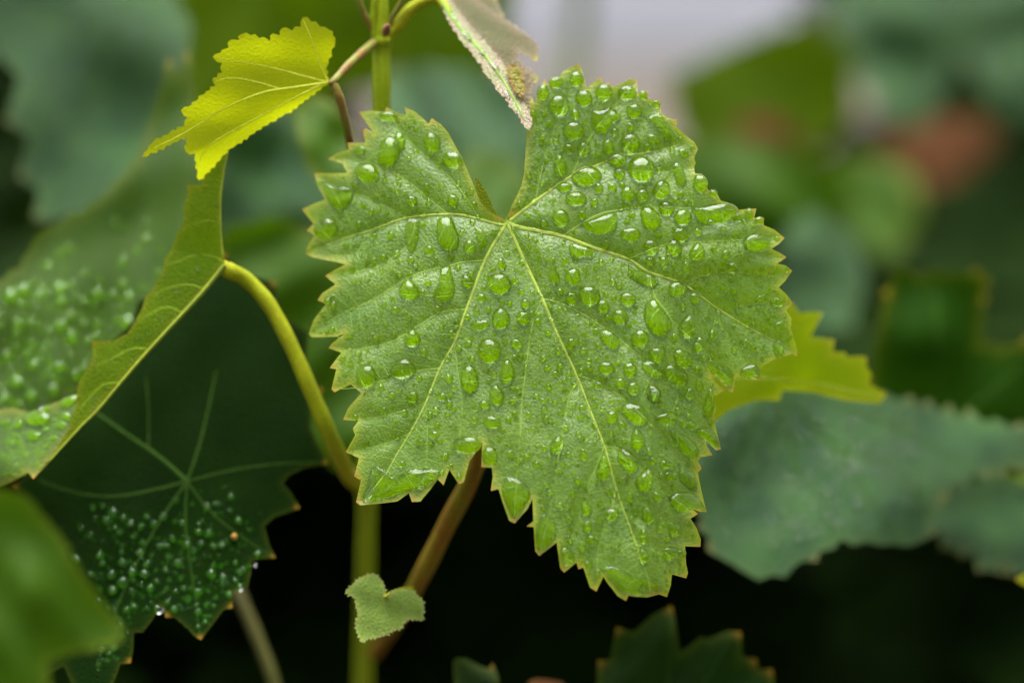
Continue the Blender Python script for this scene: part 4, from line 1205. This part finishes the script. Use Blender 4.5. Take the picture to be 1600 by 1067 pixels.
# ------------------------------------------------------------------ other leaves of the vine
def simple_leaf(name, outline, surf, mat, label, veins=(), grid=9, pitch=None, depth=8, vmat='vein_dim', seed=1, tip_r=9, edge_w=9, keep_plan=False):
    ol = serrate(outline, pitch, depth, seed) if pitch else outline
    o = leaf_mesh(name, ol, surf, M[mat], grid, tip_r=tip_r, edge_w=edge_w, keep_plan=keep_plan)
    tag(o, label, 'leaf')
    for (ln, a, b) in veins:
        vein_strip('vein', ln, a * .6, b * .6, surf, M[vmat], o, step=8, rise=.4)
    return o


heart = simple_leaf('young_leaf', [(578, 896.5), (560, 905), (540, 923), (548, 930), (557, 935), (556, 945), (561, 957.5), (556, 970), (557, 984), (565, 1003), (576, 996), (588, 996), (596, 990), (603, 992), (614, 984), (626, 982), (634, 967), (648, 966), (660, 969), (662, 952), (660, 938), (645, 923), (622, 921), (603, 931), (599, 912), (588, 898)],
            flat(.563, .2, .25, 600, 950, .0008, 60, 5), 'pale', 'tiny pale downy heart-shaped leaf in the dark below the big leaf',
            [([(601, 932), (590, 955), (576, 975), (565, 998)], 3, 1), ([(601, 932), (580, 925), (560, 922)], 2, 1), ([(601, 932), (620, 950), (626, 975)], 2, 1), ([(601, 932), (630, 938), (655, 950)], 2, 1)], grid=4, vmat='vein_under', tip_r=4, edge_w=4, pitch=7, depth=4)
tube('petiole', [(601, 932, .5625, 2.5), (612, 926, .567, 3), (628, 922, .576, 3.5), (646, 922, .592, 3.5)], M['petiole'], heart, seg=10)
simple_leaf('vine_leaf', [(-80, 770), (0, 765), (40, 775), (60, 800), (95, 840), (110, 870), (150, 930), (178, 965), (192, 988), (180, 1005), (110, 1020), (72, 1035), (80, 1090), (60, 1160), (-80, 1160)],
            flat(.478, .25, .1, 60, 900, .003, 160, 6), 'mid', 'blurred mid green leaf close in front of the dark wet leaf', [([(-60, 1000), (40, 985), (110, 985), (180, 990)], 8, 3), ([(-60, 1000), (20, 900), (60, 830)], 7, 3)], pitch=26, depth=5, seed=3)
simple_leaf('shaded_leaf', [(932, 1110), (934, 1031), (953, 1031), (963, 979), (978, 983), (990, 987), (1021, 959.5), (1050, 946), (1056, 975), (1062, 1018), (1078, 1008), (1095, 994), (1106, 998), (1137, 985), (1158, 987), (1160, 1025), (1182, 1029), (1184, 1045), (1207, 1045), (1212, 1080), (1230, 1150), (950, 1150)],
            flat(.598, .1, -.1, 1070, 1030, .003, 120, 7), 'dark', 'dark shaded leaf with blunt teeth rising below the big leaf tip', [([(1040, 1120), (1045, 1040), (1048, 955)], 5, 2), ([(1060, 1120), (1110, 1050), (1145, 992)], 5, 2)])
simple_leaf('leaf_fragment', [(708, 1034), (714, 1027), (728, 1028), (750, 1040), (765, 1045), (769, 1037), (778, 1055), (785, 1100), (712, 1110)], flat(.595, 0, .3, 740, 1050, .002, 80, 8), 'dark', 'small dark leaf edge peeping up under the reddish petiole', tip_r=6)
simple_leaf('dry_leaf', [(826, 1066), (838, 1060), (858, 1062), (880, 1066), (890, 1090), (860, 1110), (830, 1110)], flat(.603, 0, .3, 880, 1070, .002, 60, 9), 'russet', 'small withered brown leaf scrap beside the blunt-toothed shaded leaf', tip_r=6)
simple_leaf('lime_leaf', [(1238.5, 473.5), (1249, 489), (1270, 487), (1286, 489), (1276, 508), (1267, 526), (1285, 528), (1304, 531), (1301.5, 550), (1320, 550), (1325, 557.5), (1340, 556), (1354, 557.5), (1354, 573), (1362, 584), (1359, 600), (1385.5, 615), (1375, 631), (1322.5, 626), (1270, 613), (1223, 610), (1217.5, 626), (1181, 626), (1139, 641), (1110, 664), (1085, 640), (1080, 560), (1120, 500), (1180, 470)],
            flat(.592, .25, .15, 1230, 560, .003, 150, 10), 'lime', 'glowing lime green leaf with orange tooth tips behind the big leaf', [([(1100, 590), (1180, 590), (1280, 600), (1375, 620)], 5, 2), ([(1100, 590), (1180, 550), (1280, 492)], 4, 1.5)], grid=6, vmat='vein_under', tip_r=7)
blr = simple_leaf('bluish_leaf', [(1070, 640), (1097, 809), (1118, 867), (1139, 878), (1158, 890), (1173, 899), (1186, 906.6), (1206, 898), (1228, 901), (1240, 885), (1254, 875), (1280, 862), (1301.5, 857), (1317, 841), (1354, 846), (1376, 852), (1396, 849), (1416, 853), (1438, 846), (1448.5, 820), (1464, 804), (1459, 778), (1490, 755), (1520, 741), (1580, 722), (1640, 705), (1660, 680), (1580, 668), (1500, 655), (1400, 625), (1250, 605), (1120, 620)],
            flat(.63, .15, .55, 1280, 780, .008, 190, 11), 'blue', 'broad bluish green leaf with pale blotches below the lime green leaf', [([(1200, 600), (1240, 700), (1230, 800), (1200, 890)], 12, 4), ([(1200, 600), (1300, 690), (1360, 780), (1400, 845)], 12, 4), ([(1200, 600), (1340, 640), (1500, 720)], 10, 4), ([(1200, 600), (1160, 700), (1130, 820)], 10, 4), ([(1240, 720), (1290, 790), (1300, 850)], 7, 3), ([(1310, 700), (1400, 730), (1450, 800)], 7, 3)], pitch=36, depth=17, seed=21, grid=6)
micro_drops('fine_droplets', flat(.63, .15, .55, 1280, 780, .008, 190, 11), [(1110, 660), (1250, 640), (1440, 640), (1440, 800), (1300, 830), (1190, 880), (1120, 840)], 260, 3, 7, 'blurred spray of droplets on the pale-blotched bluish leaf', seed=31)
simple_leaf('bluish_leaf', [(1450, 800), (1490, 770), (1560, 740), (1640, 720), (1760, 740), (1760, 900), (1640, 880), (1600, 895), (1570, 870), (1550, 890), (1525, 862), (1490, 858), (1470, 830)],
            flat(.66, -.1, .4, 1560, 800, .004, 150, 12), 'blue', 'dim bluish leaf with ragged hem beside the pale-blotched leaf', [([(1700, 760), (1620, 800), (1550, 860)], 7, 3)], pitch=36, depth=17, seed=22)
simple_leaf('pale_leaf_tip', [(1550, 738), (1575, 728), (1640, 725), (1700, 760), (1640, 765), (1590, 755)], flat(.64, 0, .4, 1600, 745, .002, 80, 13), 'mid', 'pale narrow leaf edge above the ragged bluish leaf', tip_r=7)
simple_leaf('yellowing_leaf_tip', [(1586, 905), (1600, 895), (1640, 890), (1640, 930), (1600, 915)], flat(.60, 0, .2, 1610, 905), 'lime', 'yellow leaf point at the edge of the dark hollow', tip_r=9)
simple_leaf('shaded_leaf', [(1350, 640), (1365, 560), (1385, 470), (1400, 418), (1440, 432), (1480, 428), (1540, 430), (1533, 480), (1530, 540), (1565, 545), (1640, 525), (1760, 560), (1760, 680), (1640, 690), (1500, 680), (1420, 665)],
            flat(.665, .1, .0, 1470, 540, .004, 200, 14), 'shade_rim', 'dark green leaf with yellowish squared lobe above the bluish leaves', [([(1480, 670), (1470, 560), (1460, 440)], 7, 3), ([(1480, 670), (1560, 600), (1640, 540)], 7, 3)], pitch=30, depth=9, seed=8, edge_w=9)
# left background
spk = simple_leaf('spiked_leaf', [(-90, 460), (0, 440), (30, 420), (60, 365), (130, 332), (170, 300), (215, 250), (240, 180), (255, 130), (266, 92), (276, 130), (294, 82), (302, 150), (305, 220), (330, 300), (330, 400), (300, 430), (240, 500), (180, 560), (130, 600), (60, 660), (-90, 690)],
            flat(.612, -.1, .5, 180, 450, .003, 180, 15), 'mid_wet', 'leaf with two sharp spikes behind the yellow young leaf, beaded with blurred drops', [([(240, 480), (200, 430), (170, 350)], 6, 3), ([(240, 480), (280, 400), (200, 330), (140, 330)], 5, 2), ([(240, 480), (280, 300), (268, 100)], 6, 2), ([(240, 480), (120, 500), (0, 470)], 6, 3)], pitch=34, depth=5, seed=4, grid=5, keep_plan=True)
simple_leaf('bluish_leaf', [(-90, -60), (240, -60), (300, 40), (290, 120), (240, 220), (200, 300), (150, 330), (75, 345), (52, 340), (62, 300), (28, 275), (45, 215), (8, 190), (30, 120), (0, 90), (-90, 120)],
            flat(.70, .1, .3, 140, 150, .006, 260, 16), 'blue', 'large bluish leaf with saw-toothed margin behind the spiked leaf', [([(240, -40), (150, 100), (80, 330)], 8, 3), ([(240, -40), (120, 60), (20, 190)], 7, 3), ([(240, -40), (230, 100), (200, 290)], 7, 3)], seed=5)
simple_leaf('olive_leaf', [(230, -70), (470, -70), (580, -60), (620, 60), (600, 130), (520, 150), (430, 190), (360, 230), (300, 190), (270, 90)],
            flat(.86, .1, .3, 420, 60, .008, 200, 17), 'olive', 'olive green leaf in soft blur behind the yellow young leaf', [([(600, 40), (450, 60), (300, 150)], 8, 3)], pitch=40, depth=9, seed=6)
simple_leaf('olive_leaf', [(560, -70), (790, -70), (800, 0), (790, 80), (760, 130), (690, 150), (620, 140), (560, 130)], flat(.90, .1, .2, 680, 20, .006, 200, 18), 'olive', 'dark olive leaf between the vine shoot and the bronze curled leaf', [([(780, -40), (690, 40), (600, 110)], 8, 3)], pitch=44, depth=9, seed=7)
simple_leaf('bluish_leaf', [(600, 120), (660, 105), (740, 110), (810, 140), (860, 190), (880, 260), (840, 330), (770, 380), (690, 360), (620, 280), (590, 200)], flat(.79, -.1, .9, 730, 230, .006, 150, 19), 'blue', 'pale bluish leaf seen through the notch of the big leaf', [([(620, 140), (720, 200), (840, 280)], 9, 4)], pitch=40, depth=8, seed=8)
simple_leaf('lime_leaf', [(720, 245), (770, 240), (820, 270), (835, 320), (800, 360), (750, 350), (725, 300)], flat(.76, .1, .9, 780, 300, .003, 100, 20), 'mid', 'small light green leaf deep in the notch of the big leaf', pitch=30, depth=6)
simple_leaf('bluish_leaf', [(330, 190), (420, 170), (520, 190), (560, 270), (540, 360), (500, 430), (420, 440), (350, 400), (330, 300)], flat(.72, .1, .2, 440, 300, .006, 140, 21), 'blue', 'dusky bluish leaf between the folded leaf and the big leaf', [([(350, 220), (430, 300), (500, 420)], 8, 3)], pitch=38, depth=8, seed=9)
simple_leaf('small_leaf', [(462, 170), (490, 150), (520, 160), (548, 195), (562, 250), (556, 300), (535, 335), (510, 300), (480, 260), (465, 215)], flat(.645, .15, .6, 510, 240, .003, 90, 22), 'mid', 'small folded leaf hanging behind the thin tendril', [([(478, 160), (500, 190), (530, 240), (550, 310)], 5, 2)], tip_r=7, grid=6)
simple_leaf('shaded_leaf', [(350, 360), (430, 340), (500, 370), (560, 450), (590, 560), (580, 680), (540, 740), (480, 690), (420, 640), (360, 560), (330, 450)], flat(.67, .1, .2, 460, 520, .006, 160, 23), 'mid', 'shaded green leaf behind the arching yellow petiole', [([(360, 390), (440, 500), (540, 680)], 8, 3), ([(360, 390), (480, 420), (575, 520)], 7, 3)], pitch=36, depth=8, seed=10)
# right background
simple_leaf('olive_leaf', [(1050, 120), (1110, 90), (1180, 60), (1270, 30), (1330, 80), (1330, 180), (1270, 240), (1180, 260), (1100, 240), (1060, 190)], flat(.99, .1, .5, 1180, 150, .008, 200, 24), 'olive', 'bright olive leaf behind the upper lobe of the big leaf', [([(1320, 60), (1200, 140), (1080, 200)], 10, 4)], pitch=44, depth=10, seed=11)
simple_leaf('drooping_leaf', [(1290, -90), (1430, -90), (1500, -20), (1500, 60), (1470, 140), (1430, 205), (1385, 180), (1340, 120), (1310, 50)], flat(1.0, .1, .5, 1400, 50, .008, 180, 25), 'blue', 'pale drooping leaf above the russet leaf', [([(1380, -80), (1400, 60), (1430, 190)], 10, 4)], pitch=44, depth=10, seed=12)
simple_leaf('drooping_leaf', [(1480, -90), (1700, -90), (1760, 60), (1680, 160), (1600, 190), (1550, 150), (1500, 70)], flat(1.04, -.1, .4, 1600, 30, .008, 180, 26), 'blue', 'pale drooping leaf beyond the leaf that hangs over the russet one', [([(1600, -80), (1600, 60), (1600, 180)], 10, 4)], pitch=44, depth=10, seed=13)
simple_leaf('olive_leaf', [(1030, 240), (1120, 210), (1230, 230), (1310, 260), (1340, 340), (1300, 430), (1200, 470), (1100, 430), (1040, 340)], flat(.93, .1, .4, 1180, 330, .008, 180, 27), 'mid', 'mid green leaf behind the side lobe facing the path', [([(1060, 260), (1180, 330), (1290, 420)], 10, 4)], pitch=44, depth=10, seed=14)
simple_leaf('pale_leaf', [(1290, 270), (1350, 240), (1420, 270), (1440, 330), (1400, 390), (1330, 400), (1280, 350)], flat(.97, .1, .9, 1360, 320, .006, 150, 28), 'mid', 'light green rounded leaf beneath the russet leaf', [([(1300, 280), (1360, 320), (1420, 380)], 9, 4)], pitch=40, depth=8, seed=15)
simple_leaf('russet_leaf', [(1370, 250), (1400, 210), (1460, 190), (1530, 185), (1560, 215), (1530, 270), (1460, 290), (1400, 300)], flat(1.08, .1, .9, 1460, 240, .006, 150, 29), 'russet', 'russet red leaf hanging in the dark gap under the pale drooping leaves', [([(1380, 260), (1450, 240), (1550, 215)], 8, 4)], pitch=40, depth=8, seed=16)
simple_leaf('russet_leaf', [(1150, 190), (1190, 180), (1240, 200), (1250, 240), (1200, 250), (1160, 235)], flat(.965, .1, .7, 1200, 215, .004, 120, 30), 'russet', 'faded pinkish patch of leaf in front of the bright olive leaf', pitch=40, depth=6, seed=17)
simple_leaf('bluish_leaf', [(1190, 400), (1260, 330), (1330, 360), (1350, 440), (1320, 520), (1260, 560), (1200, 500)], flat(.80, .1, .6, 1270, 450, .006, 150, 31), 'blue', 'teal green leaf behind the right margin teeth of the big leaf', [([(1310, 350), (1270, 440), (1240, 540)], 9, 4)], pitch=40, depth=8, seed=18)
low = tube('vine_shoot', [(340, 840, .64, 9), (372, 925, .63, 10), (398, 985, .625, 10), (425, 1055, .62, 10), (450, 1140, .615, 10)], M['stem_dim'], seg=16, ridge=.05)
tag(low, 'dim thin shoot slanting down below the dark wet leaf', 'stem')
far_shoot = tube('vine_shoot', [(915, -120, 1.15, 15), (908, 0, 1.15, 15), (900, 80, 1.15, 16), (880, 200, 1.14, 18), (870, 400, 1.12, 20), (880, 800, 1.1, 24)], M['stem_far'], seg=16)
tag(far_shoot, 'blurred green vine shoot standing against the grey path', 'stem')
# drops on the spiked leaf, out of focus
SPK = flat(.612, -.1, .5, 180, 450, .003, 180, 15)
WET.clear(); SPRAY.clear()
cnt = 0
while cnt < 22:
    x, y = rd.uniform(5, 235), 640 - 230 * rd.random() ** 1.4
    if y > 640 - (x - 118) * 1.1 and x > 118: continue
    if any(math.hypot(x - e[0], y - e[1]) < e[2] + 8 for e in EXCL): continue
    rad = rd.uniform(7.5, 12)
    add_drop(SPK, x, y, drop_outline(rad * rd.uniform(.8, 1.2), rad, rd.uniform(-40, 40), 0, cnt + 400), rad * .85, label='blurred round water drop on the leaf with two spikes', group='water drops on the spiked leaf')
    cnt += 1
micro_drops('fine_droplets', SPK, [(-60, 480), (10, 462), (55, 425), (90, 385), (155, 350), (215, 305), (290, 325), (290, 440), (200, 580), (120, 640), (-60, 650)], 230, 1.8, 7.5, 'blurred spray of droplets on the leaf with two spikes', seed=10, bias=lambda x, y: min(1, max(.04, (y - 340) / 220)))
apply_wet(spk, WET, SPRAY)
print('drops', DROP_N[0], 'tris', sum(len(o.data.loop_triangles) or len(o.data.polygons) for o in COL.objects if o.type == 'MESH'))
